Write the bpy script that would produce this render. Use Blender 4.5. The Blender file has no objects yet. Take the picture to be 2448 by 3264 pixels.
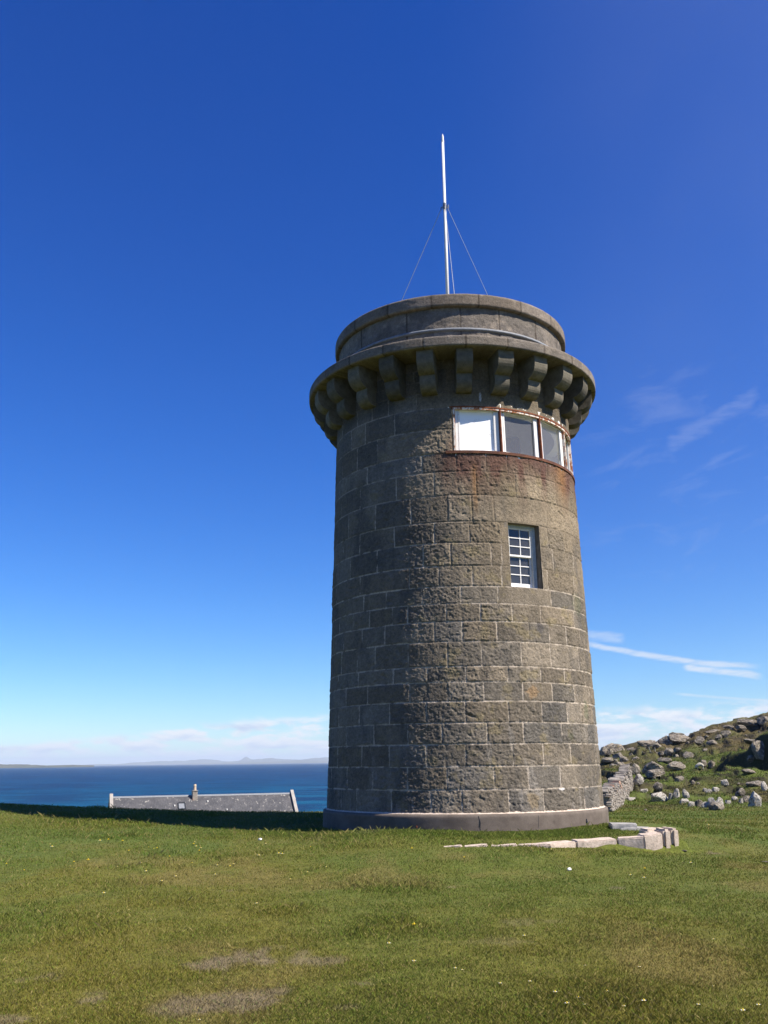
import bpy, bmesh, math, random
import numpy as np
from mathutils import Vector, Matrix
random.seed(7)
RNG = np.random.default_rng(11)
R_ = math.radians
sc = bpy.context.scene

# ------------------------------------------------------------------ camera
W0, H0, F0 = 2448.0, 3264.0, 2962.0
EYE = 1.6
ROLL = math.atan(12 / 1041)
def hor(x): return 2442 - 12 / 1041 * x
PITCH = math.atan((hor(W0 / 2) - H0 / 2) * math.cos(ROLL) / F0)
_F = np.array([0, math.cos(PITCH), math.sin(PITCH)])
_Rt = np.array([1.0, 0, 0]); _U = np.cross(_Rt, _F)
_c, _s = math.cos(ROLL), math.sin(ROLL)
CR = _c * _Rt - _s * _U; CU = _c * _U + _s * _Rt
camd = bpy.data.cameras.new('camera'); cam = bpy.data.objects.new('camera', camd)
sc.collection.objects.link(cam); sc.camera = cam
camd.sensor_fit = 'VERTICAL'; camd.sensor_height = 24.0
camd.lens = 24.0 * F0 / H0
camd.clip_start = 0.1; camd.clip_end = 120000
cam.matrix_world = Matrix(((CR[0], CU[0], -_F[0], 0), (CR[1], CU[1], -_F[1], 0), (CR[2], CU[2], -_F[2], EYE), (0, 0, 0, 1)))

# ------------------------------------------------------------------ world and sun
SUN_AZ = 66.0      # degrees from "towards the camera" (-Y) round to the right (+X)
SUN_EL = 47.0
sdir = Vector((math.sin(R_(SUN_AZ)) * math.cos(R_(SUN_EL)), -math.cos(R_(SUN_AZ)) * math.cos(R_(SUN_EL)), math.sin(R_(SUN_EL))))
world = bpy.data.worlds.new("World"); sc.world = world; world.use_nodes = True
sun = bpy.data.lights.new('sun', 'SUN'); sun.energy = 5.0; sun.angle = R_(0.53); sun.color = (1.0, 0.91, 0.78)
so = bpy.data.objects.new('sun', sun); sc.collection.objects.link(so)
so.rotation_euler = sdir.to_track_quat('Z', 'Y').to_euler()
so.location = sdir * 60
sc.view_settings.view_transform = 'Standard'; sc.view_settings.look = 'None'
sc.view_settings.exposure = 1.0; sc.view_settings.gamma = 1.0

class NT:
    """small helper round a node tree"""
    def __init__(s, tree): s.t = tree; s.n = tree.nodes; s.l = tree.links
    def new(s, typ, **kw):
        nd = s.n.new(typ)
        for k, v in kw.items(): setattr(nd, k, v)
        return nd
    def put(s, sock, v):
        if hasattr(v, 'is_output'): s.l.new(v, sock)
        elif isinstance(v, (tuple, list)) and len(v) == 3 and sock.type == 'RGBA': sock.default_value = (*v, 1)
        else: sock.default_value = v
    def math(s, op, a, b=0.0, c=None, clamp=False):
        nd = s.new('ShaderNodeMath', operation=op); nd.use_clamp = clamp
        s.put(nd.inputs[0], a); s.put(nd.inputs[1], b)
        if c is not None: s.put(nd.inputs[2], c)
        return nd.outputs[0]
    def smooth(s, v, a, b, lo=0.0, hi=1.0):
        nd = s.new('ShaderNodeMapRange', interpolation_type='SMOOTHSTEP')
        s.put(nd.inputs['Value'], v)
        for k, x in (('From Min', a), ('From Max', b), ('To Min', lo), ('To Max', hi)): s.put(nd.inputs[k], x)
        return nd.outputs[0]
    def mix(s, f, a, b, mode='MIX'):
        nd = s.new('ShaderNodeMix', data_type='RGBA', blend_type=mode)
        s.put(nd.inputs[0], f); s.put(nd.inputs[6], a); s.put(nd.inputs[7], b)
        return nd.outputs[2]
    def noise(s, vec, scale, detail=4, rough=0.55, dist=0.0, out='Fac'):
        nd = s.new('ShaderNodeTexNoise')
        if vec is not None: s.l.new(vec, nd.inputs['Vector'])
        nd.inputs['Scale'].default_value = scale; nd.inputs['Detail'].default_value = detail
        nd.inputs['Roughness'].default_value = rough; nd.inputs['Distortion'].default_value = dist
        return nd.outputs[out]
    def comb(s, x, y, z=0.0):
        nd = s.new('ShaderNodeCombineXYZ'); s.put(nd.inputs[0], x); s.put(nd.inputs[1], y); s.put(nd.inputs[2], z)
        return nd.outputs[0]

def build_world():
    T = NT(world.node_tree); T.n.clear()
    out = T.new('ShaderNodeOutputWorld'); bg = T.new('ShaderNodeBackground')
    sky = T.new('ShaderNodeTexSky', sky_type='NISHITA')
    sky.sun_disc = False; sky.sun_elevation = R_(SUN_EL)
    sky.sun_rotation = math.atan2(sdir.x, sdir.y)
    sky.altitude = 0; sky.air_density = 1.0; sky.dust_density = 0.0; sky.ozone_density = 2.0
    hs = T.new('ShaderNodeHueSaturation'); hs.inputs['Saturation'].default_value = 1.25
    hs.inputs['Value'].default_value = 1.0
    T.l.new(T.mix(1.0, sky.outputs[0], (0.86, 0.96, 1.22), 'MULTIPLY'), hs.inputs['Color'])
    sp = T.new('ShaderNodeSeparateColor'); T.l.new(hs.outputs[0], sp.inputs[0]); cc = T.new('ShaderNodeCombineColor')
    for i, (g, p) in enumerate(((1.04, 1.17), (1.27, 1.20), (1.27, 1.02))):       # deeper, more saturated blue overhead
        T.l.new(T.math('MULTIPLY', T.math('POWER', T.math('MULTIPLY', sp.outputs[i], .1025), p), g / .104), cc.inputs[i])
    skycol = cc.outputs[0]
    geo = T.new('ShaderNodeTexCoord'); sep = T.new('ShaderNodeSeparateXYZ'); T.l.new(geo.outputs['Generated'], sep.inputs[0])
    az = T.math('MULTIPLY', T.math('ARCTAN2', sep.outputs[0], sep.outputs[1]), 57.2958)   # degrees, + to the right
    el = T.math('MULTIPLY', T.math('ARCSINE', sep.outputs[2]), 57.2958)
    # clouds are laid out by compass direction and height above the horizon
    v1 = T.comb(T.math('MULTIPLY', az, 0.42), T.math('MULTIPLY', el, 1.5), 3.0)
    n1 = T.noise(v1, 1.0, 7, 0.58, 0.25)
    lowtop = T.math('MULTIPLY', T.smooth(az, -22.0, -2.0, 1.5, 3.3), T.math('MULTIPLY_ADD', T.noise(T.comb(T.math('MULTIPLY', az, 0.22), 0.0, 1.0), 1.0, 3, 0.5), 0.9, 0.5))
    # the bank of low cloud is higher towards the right of centre-left
    bank = T.smooth(el, T.math('MULTIPLY', lowtop, 0.75), lowtop, 1.0, 0.0)
    puffs = T.math('MULTIPLY', T.smooth(n1, 0.40, 0.56), bank)
    shade = T.smooth(T.noise(T.comb(T.math('MULTIPLY', az, 0.42), T.math('MULTIPLY_ADD', el, 1.5, 0.30), 3.0), 1.0, 7, 0.58, 0.25), 0.47, 0.72)
    ccol = T.mix(shade, (9.6, 9.6, 9.8), (5.6, 6.6, 8.6))
    # long streak of cirrus on the right, dipping to the right, with a bulge below its end
    def streak(a0, a1, e0, e1, width, seed, bend=0.0):
        u = T.math('DIVIDE', T.math('SUBTRACT', az, a0), a1 - a0)
        mid = T.math('MULTIPLY_ADD', u, e1 - e0, e0)
        uu = T.math('MULTIPLY', u, T.math('SUBTRACT', 1.0, u))
        mid = T.math('MULTIPLY_ADD', uu, bend, mid)
        wob = T.math('MULTIPLY_ADD', T.noise(T.comb(T.math('MULTIPLY', az, 0.45), T.math('MULTIPLY', el, 1.6), seed), 1.0, 5, 0.55), 1.1, -0.55)
        dd = T.math('ABSOLUTE', T.math('SUBTRACT', T.math('ADD', el, T.math('MULTIPLY', wob, width * 1.3)), mid))
        m = T.smooth(dd, width * 0.15, width, 1.0, 0.0)
        ends = T.math('MULTIPLY', T.smooth(u, 0.0, 0.12), T.smooth(u, 0.82, 1.0, 1.0, 0.0))
        return T.math('MULTIPLY', m, ends)
    f = T.noise(T.comb(T.math('MULTIPLY', az, 0.8), T.math('MULTIPLY', el, 3.5), 9.0), 1.0, 6, 0.6, 0.3)
    ff = T.smooth(f, 0.25, 0.6, 0.45, 1.0)
    st = T.math('MAXIMUM', T.math('MULTIPLY', streak(11.6, 22.2, 6.9, 4.95, 0.27, 5.0, -1.3), 0.62),
                T.math('MULTIPLY', streak(17.4, 22.0, 5.15, 4.42, 0.30, 15.0), 0.70))
    st = T.math('MAXIMUM', st, T.math('MULTIPLY', streak(11.4, 14.6, 7.35, 6.85, 0.42, 25.0), 0.34))
    st = T.math('MAXIMUM', st, T.math('MULTIPLY', streak(16.5, 27.0, 3.65, 2.5, 0.12, 35.0), 0.40))
    st = T.math('MULTIPLY', st, ff)
    broad = T.math('MULTIPLY', T.math('MULTIPLY', T.smooth(az, 2.0, 24.0), T.smooth(T.noise(T.comb(T.math('MULTIPLY', az, .06), T.math('MULTIPLY', el, .05), 60.0), 1.0, 3, .5), .2, .7, .5, 1.0)), 0.045)
    # faint high veils right of the tower
    w1 = T.noise(T.comb(T.math('MULTIPLY', T.math('MULTIPLY_ADD', el, 0.3, az), 0.22), T.math('MULTIPLY', T.math('MULTIPLY_ADD', az, -0.18, el), 0.62), 4.0), 1.0, 6, 0.6, 0.5)
    win = T.math('MULTIPLY', T.math('MULTIPLY', T.smooth(az, 9.0, 17.0), T.smooth(el, 8.0, 13.0)), T.smooth(el, 20.0, 27.0, 1.0, 0.0))
    veil = T.math('MULTIPLY', T.math('MULTIPLY', T.smooth(w1, 0.36, 0.80), win), 0.12)
    wisp = T.math('MULTIPLY', T.math('MULTIPLY', streak(17.5, 24.0, 18.0, 20.6, 0.9, 45.0), 0.12), ff)
    hi = T.math('MAXIMUM', T.math('MAXIMUM', st, broad), T.math('MAXIMUM', veil, wisp))
    col = T.mix(T.math('MULTIPLY', puffs, 0.92), skycol, ccol)
    col = T.mix(hi, col, (8.6, 8.8, 9.2))
    T.l.new(col, bg.inputs['Color']); bg.inputs['Strength'].default_value = 0.052
    T.l.new(bg.outputs[0], out.inputs['Surface'])
build_world()

# ------------------------------------------------------------------ small tools
def ray(px, py):
    d = (px - W0 / 2) / F0 * CR - (py - H0 / 2) / F0 * CU + _F
    return d / np.linalg.norm(d)
def at(px, py, Y):
    d = ray(px, py); return np.array([0, 0, EYE]) + d * (Y / d[1])

def _hash(ix, iy, seed):
    h = (ix.astype(np.int64) * 374761393 + iy.astype(np.int64) * 668265263 + seed * 1442695041) & 0xffffffff
    h = ((h ^ (h >> 13)) * 1274126177) & 0xffffffff
    h = h ^ (h >> 16)
    return (h & 0xffffff) / float(0xffffff)
def vn(x, y, seed=0):
    x = np.asarray(x, float); y = np.asarray(y, float)
    ix = np.floor(x); iy = np.floor(y); fx = x - ix; fy = y - iy
    fx = fx * fx * (3 - 2 * fx); fy = fy * fy * (3 - 2 * fy)
    a = _hash(ix, iy, seed); b = _hash(ix + 1, iy, seed); c = _hash(ix, iy + 1, seed); d = _hash(ix + 1, iy + 1, seed)
    return (a * (1 - fx) + b * fx) * (1 - fy) + (c * (1 - fx) + d * fx) * fy
def fbm(x, y, seed=0, oct=4, gain=0.5):
    s = 0; a = 1; t = 0
    for i in range(oct):
        s = s + a * vn(x * 2 ** i + 17.3 * i, y * 2 ** i - 9.1 * i, seed + i); t += a; a *= gain
    return s / t
def ss(x, a, b):
    t = np.clip((np.asarray(x, float) - a) / (b - a), 0, 1); return t * t * (3 - 2 * t)

def link(o, parent=None):
    sc.collection.objects.link(o)
    if parent is not None: o.parent = parent
    return o
def tag(o, label=None, cat=None, group=None, kind=None):
    if label: o['label'] = label
    if cat: o['category'] = cat
    if group: o['group'] = group
    if kind: o['kind'] = kind
    return o
def empty(name, loc=(0, 0, 0), rz=0.0):
    o = bpy.data.objects.new(name, None); o.location = loc; o.rotation_euler = (0, 0, rz)
    o.empty_display_size = 0.2; return link(o)
def mesh_np(name, V, Fq, mat, parent=None, smooth=True, attrs=None, loc=None):
    """V (n,3) float, Fq (m,3 or 4) int"""
    me = bpy.data.meshes.new(name); V = np.asarray(V, np.float32); Fq = np.asarray(Fq, np.int32)
    k = Fq.shape[1]
    me.vertices.add(len(V)); me.vertices.foreach_set('co', V.ravel())
    me.loops.add(Fq.size); me.loops.foreach_set('vertex_index', Fq.ravel())
    me.polygons.add(len(Fq)); me.polygons.foreach_set('loop_start', np.arange(0, Fq.size, k, dtype=np.int32))
    me.polygons.foreach_set('loop_total', np.full(len(Fq), k, np.int32))
    me.polygons.foreach_set('use_smooth', np.full(len(Fq), smooth, bool))
    me.update(calc_edges=True)
    if attrs:
        for an, (typ, data) in attrs.items():
            a = me.attributes.new(an, typ, 'POINT')
            a.data.foreach_set('color' if typ == 'FLOAT_COLOR' else 'value', np.asarray(data, np.float32).ravel())
    me.materials.append(mat)
    o = bpy.data.objects.new(name, me)
    if loc is not None: o.location = loc
    return link(o, parent)
def grid_faces(nu, nv, wrap=False):
    """grid index u*nv+v"""
    u = np.arange(nu if wrap else nu - 1); v = np.arange(nv - 1)
    U, Vv = np.meshgrid(u, v, indexing='ij'); U2 = (U + 1) % nu
    return np.stack([U * nv + Vv, U2 * nv + Vv, U2 * nv + Vv + 1, U * nv + Vv + 1], -1).reshape(-1, 4)
class MB:
    """collects simple solids and links them as ONE mesh"""
    def __init__(s): s.bm = bmesh.new()
    def box(s, c, size, rot=None, jit=0.0):
        r = bmesh.ops.create_cube(s.bm, size=1.0)
        M = Matrix.Translation(Vector(c)) @ (rot.to_4x4() if rot else Matrix.Identity(4)) @ Matrix.Diagonal((*size, 1))
        for v in r['verts']:
            v.co = M @ v.co
            if jit: v.co += Vector((random.uniform(-jit, jit), random.uniform(-jit, jit), random.uniform(-jit, jit)))
        return s
    def hexa(s, P):
        vs = [s.bm.verts.new(p) for p in P]
        for f in ((0, 3, 2, 1), (4, 5, 6, 7), (0, 1, 5, 4), (1, 2, 6, 5), (2, 3, 7, 6), (3, 0, 4, 7)):
            s.bm.faces.new([vs[i] for i in f])
        return s
    def tube(s, a, b, r0, r1=None, n=12):
        r1 = r0 if r1 is None else r1; a = Vector(a); b = Vector(b)
        q = (b - a).to_track_quat('Z', 'Y')
        A = [s.bm.verts.new(a + q @ Vector((r0 * math.cos(t), r0 * math.sin(t), 0))) for t in [2 * math.pi * i / n for i in range(n)]]
        B = [s.bm.verts.new(b + q @ Vector((r1 * math.cos(t), r1 * math.sin(t), 0))) for t in [2 * math.pi * i / n for i in range(n)]]
        for i in range(n): s.bm.faces.new((A[i], A[(i + 1) % n], B[(i + 1) % n], B[i]))
        s.bm.faces.new(A[::-1]); s.bm.faces.new(B); return s
    def build(s, name, mat, parent=None, bevel=0.0, smooth=False, seg=1):
        if bevel:
            bmesh.ops.bevel(s.bm, geom=list(s.bm.edges), offset=bevel, segments=seg, affect='EDGES', profile=0.6)
        bmesh.ops.recalc_face_normals(s.bm, faces=list(s.bm.faces))
        me = bpy.data.meshes.new(name); s.bm.to_mesh(me); s.bm.free(); me.materials.append(mat)
        if smooth:
            for p in me.polygons: p.use_smooth = True
        return link(bpy.data.objects.new(name, me), parent)

# ------------------------------------------------------------------ materials
def mat_new(name):
    m = bpy.data.materials.new(name); m.use_nodes = True
    T = NT(m.node_tree); b = T.n['Principled BSDF']; return m, T, b
def bump(T, b, h, strength=0.5, dist=0.02, prev=None):
    nd = T.new('ShaderNodeBump'); nd.inputs['Strength'].default_value = strength; nd.inputs['Distance'].default_value = dist
    T.l.new(h, nd.inputs['Height'])
    if prev is not None: T.l.new(prev, nd.inputs['Normal'])
    T.l.new(nd.outputs[0], b.inputs['Normal']); return nd.outputs[0]
def coords(T): return T.new('ShaderNodeTexCoord').outputs['Object']

def m_stone_attr():
    m, T, b = mat_new('granite_blocks'); c = coords(T)
    at_ = T.new('ShaderNodeAttribute', attribute_name='tint')
    n = T.noise(c, 55, 4, 0.7); n2 = T.noise(c, 14, 4, 0.6)
    k = T.math('MULTIPLY', T.smooth(n, 0.25, 0.75, 0.70, 1.30), T.smooth(n2, 0.25, 0.75, 0.84, 1.16))
    col = T.mix(1.0, at_.outputs['Color'], T.comb(k, k, k), 'MULTIPLY')
    # pale quartz and mica specks
    sp = T.smooth(T.noise(c, 95, 2, 0.5), 0.66, 0.76)
    col = T.mix(T.math('MULTIPLY', sp, 0.45), col, (0.36, 0.33, 0.28))
    T.l.new(col, b.inputs['Base Color']); b.inputs['Roughness'].default_value = 0.9
    b.inputs['Specular IOR Level'].default_value = 0.25
    h = T.math('ADD', T.noise(c, 22, 4, 0.65), T.math('MULTIPLY', T.noise(c, 70, 3, 0.7), 0.5))
    bump(T, b, h, 0.8, 0.022)
    return m
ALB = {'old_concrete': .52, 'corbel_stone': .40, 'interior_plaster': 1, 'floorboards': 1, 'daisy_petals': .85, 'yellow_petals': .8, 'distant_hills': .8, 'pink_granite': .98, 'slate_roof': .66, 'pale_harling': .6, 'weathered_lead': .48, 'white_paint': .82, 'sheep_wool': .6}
def m_noise(name, c1, c2, scale=8, rough=0.85, bs=0.4, bd=0.01, fine=60, c3=None, t3=(0.6, 0.7), s3=3.0, spec=0.3):
    m, T, b = mat_new(name); c = coords(T); ak = ALB.get(name, .78)
    c1 = tuple(q * ak for q in c1); c2 = tuple(q * ak for q in c2); c3 = tuple(q * ak for q in c3) if c3 else None
    col = T.mix(T.smooth(T.noise(c, scale, 5, 0.6), 0.3, 0.7), c1, c2)
    if c3: col = T.mix(T.smooth(T.noise(c, s3, 6, 0.65, 0.4), *t3), col, c3)
    k = T.smooth(T.noise(c, fine, 3, 0.6), 0.2, 0.8, 0.8, 1.2)
    col = T.mix(1.0, col, T.comb(k, k, k), 'MULTIPLY')
    T.l.new(col, b.inputs['Base Color']); b.inputs['Roughness'].default_value = rough
    b.inputs['Specular IOR Level'].default_value = spec
    bump(T, b, T.math('ADD', T.noise(c, scale * 2.5, 5, 0.6), T.math('MULTIPLY', T.noise(c, fine, 3, 0.6), 0.4)), bs, bd)
    return m
M = {}
M['wall'] = m_stone_attr()
M['concrete'] = m_noise('old_concrete', (0.19, 0.155, 0.13), (0.27, 0.225, 0.19), 3, 0.92, 0.35, 0.008, 70, (0.12, 0.10, 0.085), (0.58, 0.72), 2.2)
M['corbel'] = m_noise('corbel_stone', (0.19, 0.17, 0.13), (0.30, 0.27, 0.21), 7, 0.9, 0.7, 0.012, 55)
T_ = NT(M['corbel'].node_tree); oi_ = T_.new('ShaderNodeObjectInfo'); b_ = T_.n['Principled BSDF']; l_ = b_.inputs['Base Color'].links[0].from_socket
k_ = T_.smooth(oi_.outputs['Random'], 0.0, 1.0, .72, 1.3); T_.l.new(T_.mix(1.0, l_, T_.comb(k_, k_, k_), 'MULTIPLY'), b_.inputs['Base Color'])
M['lead'] = m_noise('weathered_lead', (0.30, 0.33, 0.38), (0.42, 0.45, 0.50), 9, 0.6, 0.3, 0.004, 50)
M['roof_deck'] = m_noise('roof_deck', (0.15, 0.15, 0.15), (0.2, 0.2, 0.2), 5)
M['plaster'] = m_noise('interior_plaster', (0.78, 0.78, 0.76), (0.84, 0.83, 0.80), 4, 0.9, 0.1, 0.003)
M['floor_in'] = m_noise('floorboards', (0.5, 0.48, 0.44), (0.6, 0.57, 0.52), 6)
M['blue'] = m_noise('dark_blue_paint', (0.02, 0.045, 0.11), (0.03, 0.06, 0.14), 6, 0.5, 0.1, 0.003)
M['white'] = m_noise('white_paint', (0.78, 0.78, 0.78), (0.84, 0.84, 0.83), 9, 0.5, 0.2, 0.003, 70, (0.42, 0.36, 0.30), (0.68, 0.78), 9.0)
M['pole'] = m_noise('pole_paint', (0.80, 0.79, 0.76), (0.86, 0.85, 0.82), 9, 0.4, 0.1, 0.002)
M['rope'] = m_noise('grey_wire', (0.42, 0.42, 0.42), (0.5, 0.5, 0.5), 9, 0.5)
M['collar'] = m_noise('collar_metal', (0.10, 0.13, 0.22), (0.25, 0.28, 0.33), 30, 0.5)
M['reveal'] = m_noise('reveal_stone', (0.15, 0.125, 0.10), (0.22, 0.19, 0.15), 8, 0.9, 0.5, 0.01)
M['greywood'] = m_noise('grey_sash_paint', (0.45, 0.48, 0.50), (0.60, 0.62, 0.62), 10, 0.6, 0.4, 0.004)
M['hole'] = m_noise('black_hole', (0.015, 0.02, 0.03), (0.02, 0.03, 0.04), 5)

def m_rusty():
    m, T, b = mat_new('rusty_painted_steel'); c = coords(T)
    st = T.new('ShaderNodeMapping'); T.l.new(c, st.inputs[0]); st.inputs['Scale'].default_value = (1, 1, 0.35)
    n = T.noise(st.outputs[0], 14, 6, 0.65, 0.4)
    rust = T.mix(T.noise(c, 30, 3, 0.6), (0.13, 0.03, 0.012), (0.42, 0.15, 0.045))
    col = T.mix(T.smooth(n, 0.46, 0.56), (0.66, 0.60, 0.54), rust)
    T.l.new(col, b.inputs['Base Color']); b.inputs['Roughness'].default_value = 0.8
    bump(T, b, T.noise(c, 40, 4, 0.6), 0.5, 0.005); return m
M['rusty'] = m_rusty()
M['sill_rust'] = m_noise('sill_rust', (0.085, 0.036, 0.028), (0.17, 0.07, 0.04), 9, 0.9, 0.6, 0.006, 50, (0.30, 0.13, 0.06), (0.58, 0.68), 7.0)
M['rust'] = m_noise('rust', (0.12, 0.032, 0.018), (0.30, 0.10, 0.04), 12, 0.9, 0.6, 0.006, 60)
def m_board():
    m, T, b = mat_new('peeling_white_board'); c = coords(T)
    n = T.noise(c, 5, 6, 0.7, 1.6); k = T.math('ABSOLUTE', T.math('SUBTRACT', n, 0.5))
    crack = T.math('MULTIPLY', T.smooth(k, 0.002, 0.012, 1.0, 0.0), T.smooth(T.noise(c, 2.2, 2, 0.5), 0.50, 0.62))
    col = T.mix(T.math('MULTIPLY', crack, 0.8), (0.86, 0.87, 0.88), (0.2, 0.19, 0.17))
    T.l.new(col, b.inputs['Base Color']); b.inputs['Roughness'].default_value = 0.6
    bump(T, b, n, 0.2, 0.01); return m
M['board'] = m_board()
def m_glass(name, dust):
    m, T, b = mat_new(name)
    out = T.n['Material Output']; T.n.remove(b)
    g = T.new('ShaderNodeBsdfGlossy'); g.inputs['Roughness'].default_value = 0.04
    t = T.new('ShaderNodeBsdfTransparent'); t.inputs[0].default_value = (0.86, 0.89, 0.88, 1)
    fr = T.new('ShaderNodeLayerWeight'); fr.inputs[0].default_value = 0.5
    mx = T.new('ShaderNodeMixShader')
    T.l.new(T.math('MULTIPLY_ADD', T.math('POWER', fr.outputs['Facing'], 5.0), 0.92, 0.06, clamp=True), mx.inputs[0]); T.l.new(t.outputs[0], mx.inputs[1]); T.l.new(g.outputs[0], mx.inputs[2])
    df = T.new('ShaderNodeBsdfDiffuse'); df.inputs[0].default_value = (.55, .56, .60, 1)
    m2 = T.new('ShaderNodeMixShader'); m2.inputs[0].default_value = dust
    T.l.new(mx.outputs[0], m2.inputs[1]); T.l.new(df.outputs[0], m2.inputs[2])
    T.l.new(m2.outputs[0], out.inputs['Surface']); return m
M['glass'] = m_glass('window_glass', .07); M['dusty_glass'] = m_glass('dusty_window_glass', .15)
def m_attr(name, rough=0.9, nz=40, bs=0.4, bd=0.01, trans=0.0, lo=0.75, hi=1.25, nz2=0):
    m, T, b = mat_new(name); c = coords(T)
    a = T.new('ShaderNodeAttribute', attribute_name='tint')
    k = T.smooth(T.noise(c, nz, 4, 0.65), 0.25, 0.75, lo, hi)
    if nz2: k = T.math('MULTIPLY', k, T.smooth(T.noise(c, nz2, 4, .7), .25, .75, .55, 1.4))
    T.l.new(T.mix(1.0, a.outputs['Color'], T.comb(k, k, k), 'MULTIPLY'), b.inputs['Base Color'])
    b.inputs['Roughness'].default_value = rough; b.inputs['Specular IOR Level'].default_value = 0.2
    if bs: bump(T, b, T.noise(c, nz, 5, 0.65), bs, bd)
    if trans:
        out = T.n['Material Output']; tr = T.new('ShaderNodeBsdfTranslucent'); mx = T.new('ShaderNodeMixShader')
        T.l.new(a.outputs['Color'], tr.inputs[0]); mx.inputs[0].default_value = trans
        T.l.new(b.outputs[0], mx.inputs[1]); T.l.new(tr.outputs[0], mx.inputs[2]); T.l.new(mx.outputs[0], out.inputs['Surface'])
    return m
M['ground'] = m_attr('turf_ground', 0.95, 9, 0.7, 0.06, 0.0, .72, 1.28, 75)
M['blades'] = m_attr('grass_blades', 0.8, 3, 0.0, 0, 0.25, 0.9, 1.1)
M['kerb'] = m_noise('pink_granite', (0.40, 0.33, 0.27), (0.55, 0.46, 0.39), 12, 0.9, 0.6, 0.012, 50, (0.26, 0.23, 0.19), (0.60, 0.70), 5.0)
M['slab'] = m_noise('grey_slab', (0.30, 0.30, 0.29), (0.42, 0.41, 0.39), 8, 0.9, 0.5, 0.01, 50)
def m_rock(name, pale):
    m, T, b = mat_new(name); c = coords(T)
    oi = T.new('ShaderNodeObjectInfo')
    v = T.new('ShaderNodeVectorMath', operation='ADD'); T.l.new(c, v.inputs[0]); T.l.new(T.math('MULTIPLY', oi.outputs['Random'], 50.0), v.inputs[1])
    c = v.outputs[0]
    col = T.mix(T.smooth(T.noise(c, 1.6, 6, 0.65), 0.35, 0.65), (0.085, 0.078, 0.066), (0.25, 0.215, 0.17))
    col = T.mix(T.smooth(T.noise(c, 5.0, 6, 0.7, 0.5), 0.56 - pale, 0.64 - pale), col, (0.48, 0.455, 0.41))
    col = T.mix(T.smooth(T.noise(c, 3.0, 5, 0.7, 0.5), 0.60, 0.68), col, (0.30, 0.24, 0.10))
    col = T.mix(T.smooth(T.noise(c, 2.4, 6, 0.7, 0.9), 0.60, 0.66), col, (0.05, 0.05, 0.045))
    T.l.new(col, b.inputs['Base Color']); b.inputs['Roughness'].default_value = 0.9; b.inputs['Specular IOR Level'].default_value = 0.2
    bump(T, b, T.noise(c, 6, 8, 0.7), 0.9, 0.12); return m
M['rock'] = m_rock('lichened_rock', 0.0); M['pale_rock'] = m_rock('white_lichened_rock', 0.13)
M['dyke'] = m_noise('dyke_stone', (0.20, 0.175, 0.15), (0.36, 0.33, 0.29), 1.6, 0.9, 0.6, 0.03, 14, (0.40, 0.25, 0.18), (0.60, 0.66), 0.9)
M['slate'] = m_noise('slate_roof', (0.085, 0.088, 0.10), (0.13, 0.13, 0.14), 1.6, 0.85, 0.6, 0.02, 9, (0.42, 0.40, 0.36), (0.60, 0.66), 3.2)
M['harl'] = m_noise('pale_harling', (0.45, 0.42, 0.38), (0.55, 0.52, 0.48), 2.0)
M['pot'] = m_noise('clay_pot', (0.55, 0.42, 0.30), (0.65, 0.55, 0.44), 4)
M['wool'] = m_noise('sheep_wool', (0.66, 0.62, 0.52), (0.78, 0.74, 0.64), 14, 0.95, 0.8, 0.03)
M['wood'] = m_noise('weathered_post', (0.30, 0.28, 0.25), (0.42, 0.40, 0.36), 14)
M['petal'] = m_noise('daisy_petals', (0.85, 0.85, 0.83), (0.9, 0.9, 0.88), 14)
M['yellow'] = m_noise('yellow_petals', (0.85, 0.60, 0.03), (0.9, 0.7, 0.06), 14)
def m_sea():
    m, T, b = mat_new('sea_water'); c = coords(T)
    mp = T.new('ShaderNodeMapping'); T.l.new(c, mp.inputs[0]); mp.inputs['Scale'].default_value = (0.5, 1.0, 1.0)
    n = T.noise(mp.outputs[0], 0.035, 8, 0.72, 0.4)
    geo = T.new('ShaderNodeNewGeometry'); sep = T.new('ShaderNodeSeparateXYZ'); T.l.new(geo.outputs['Position'], sep.inputs[0])
    near = T.smooth(sep.outputs[1], 150, 1100, 0.0, 1.0)           # shallow turquoise water over sand near the shore
    deep = T.mix(near, (0.002, 0.074, 0.142), (0.001, 0.043, 0.112))
    col = T.mix(T.smooth(n, 0.44, 0.56), deep, T.mix(near, (0.001, 0.028, 0.078), (0.001, 0.015, 0.060)))
    T.l.new(col, b.inputs['Base Color']); b.inputs['Roughness'].default_value = 0.45
    b.inputs['Specular IOR Level'].default_value = 0.10
    m2 = T.new('ShaderNodeMapping'); T.l.new(c, m2.inputs[0]); m2.inputs['Scale'].default_value = (0.6, 1.0, 1.0)
    h = T.math('ADD', T.noise(m2.outputs[0], 0.22, 6, 0.7), T.math('MULTIPLY', T.noise(m2.outputs[0], 0.04, 4, 0.6), 2.0))
    bump(T, b, h, 1.0, 1.4); return m
M['sea'] = m_sea()
M['hills'] = m_noise('distant_hills', (0.06, 0.07, 0.04), (0.10, 0.09, 0.06), 0.002, 0.95, 0.0, 0.01, 0.01)

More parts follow.
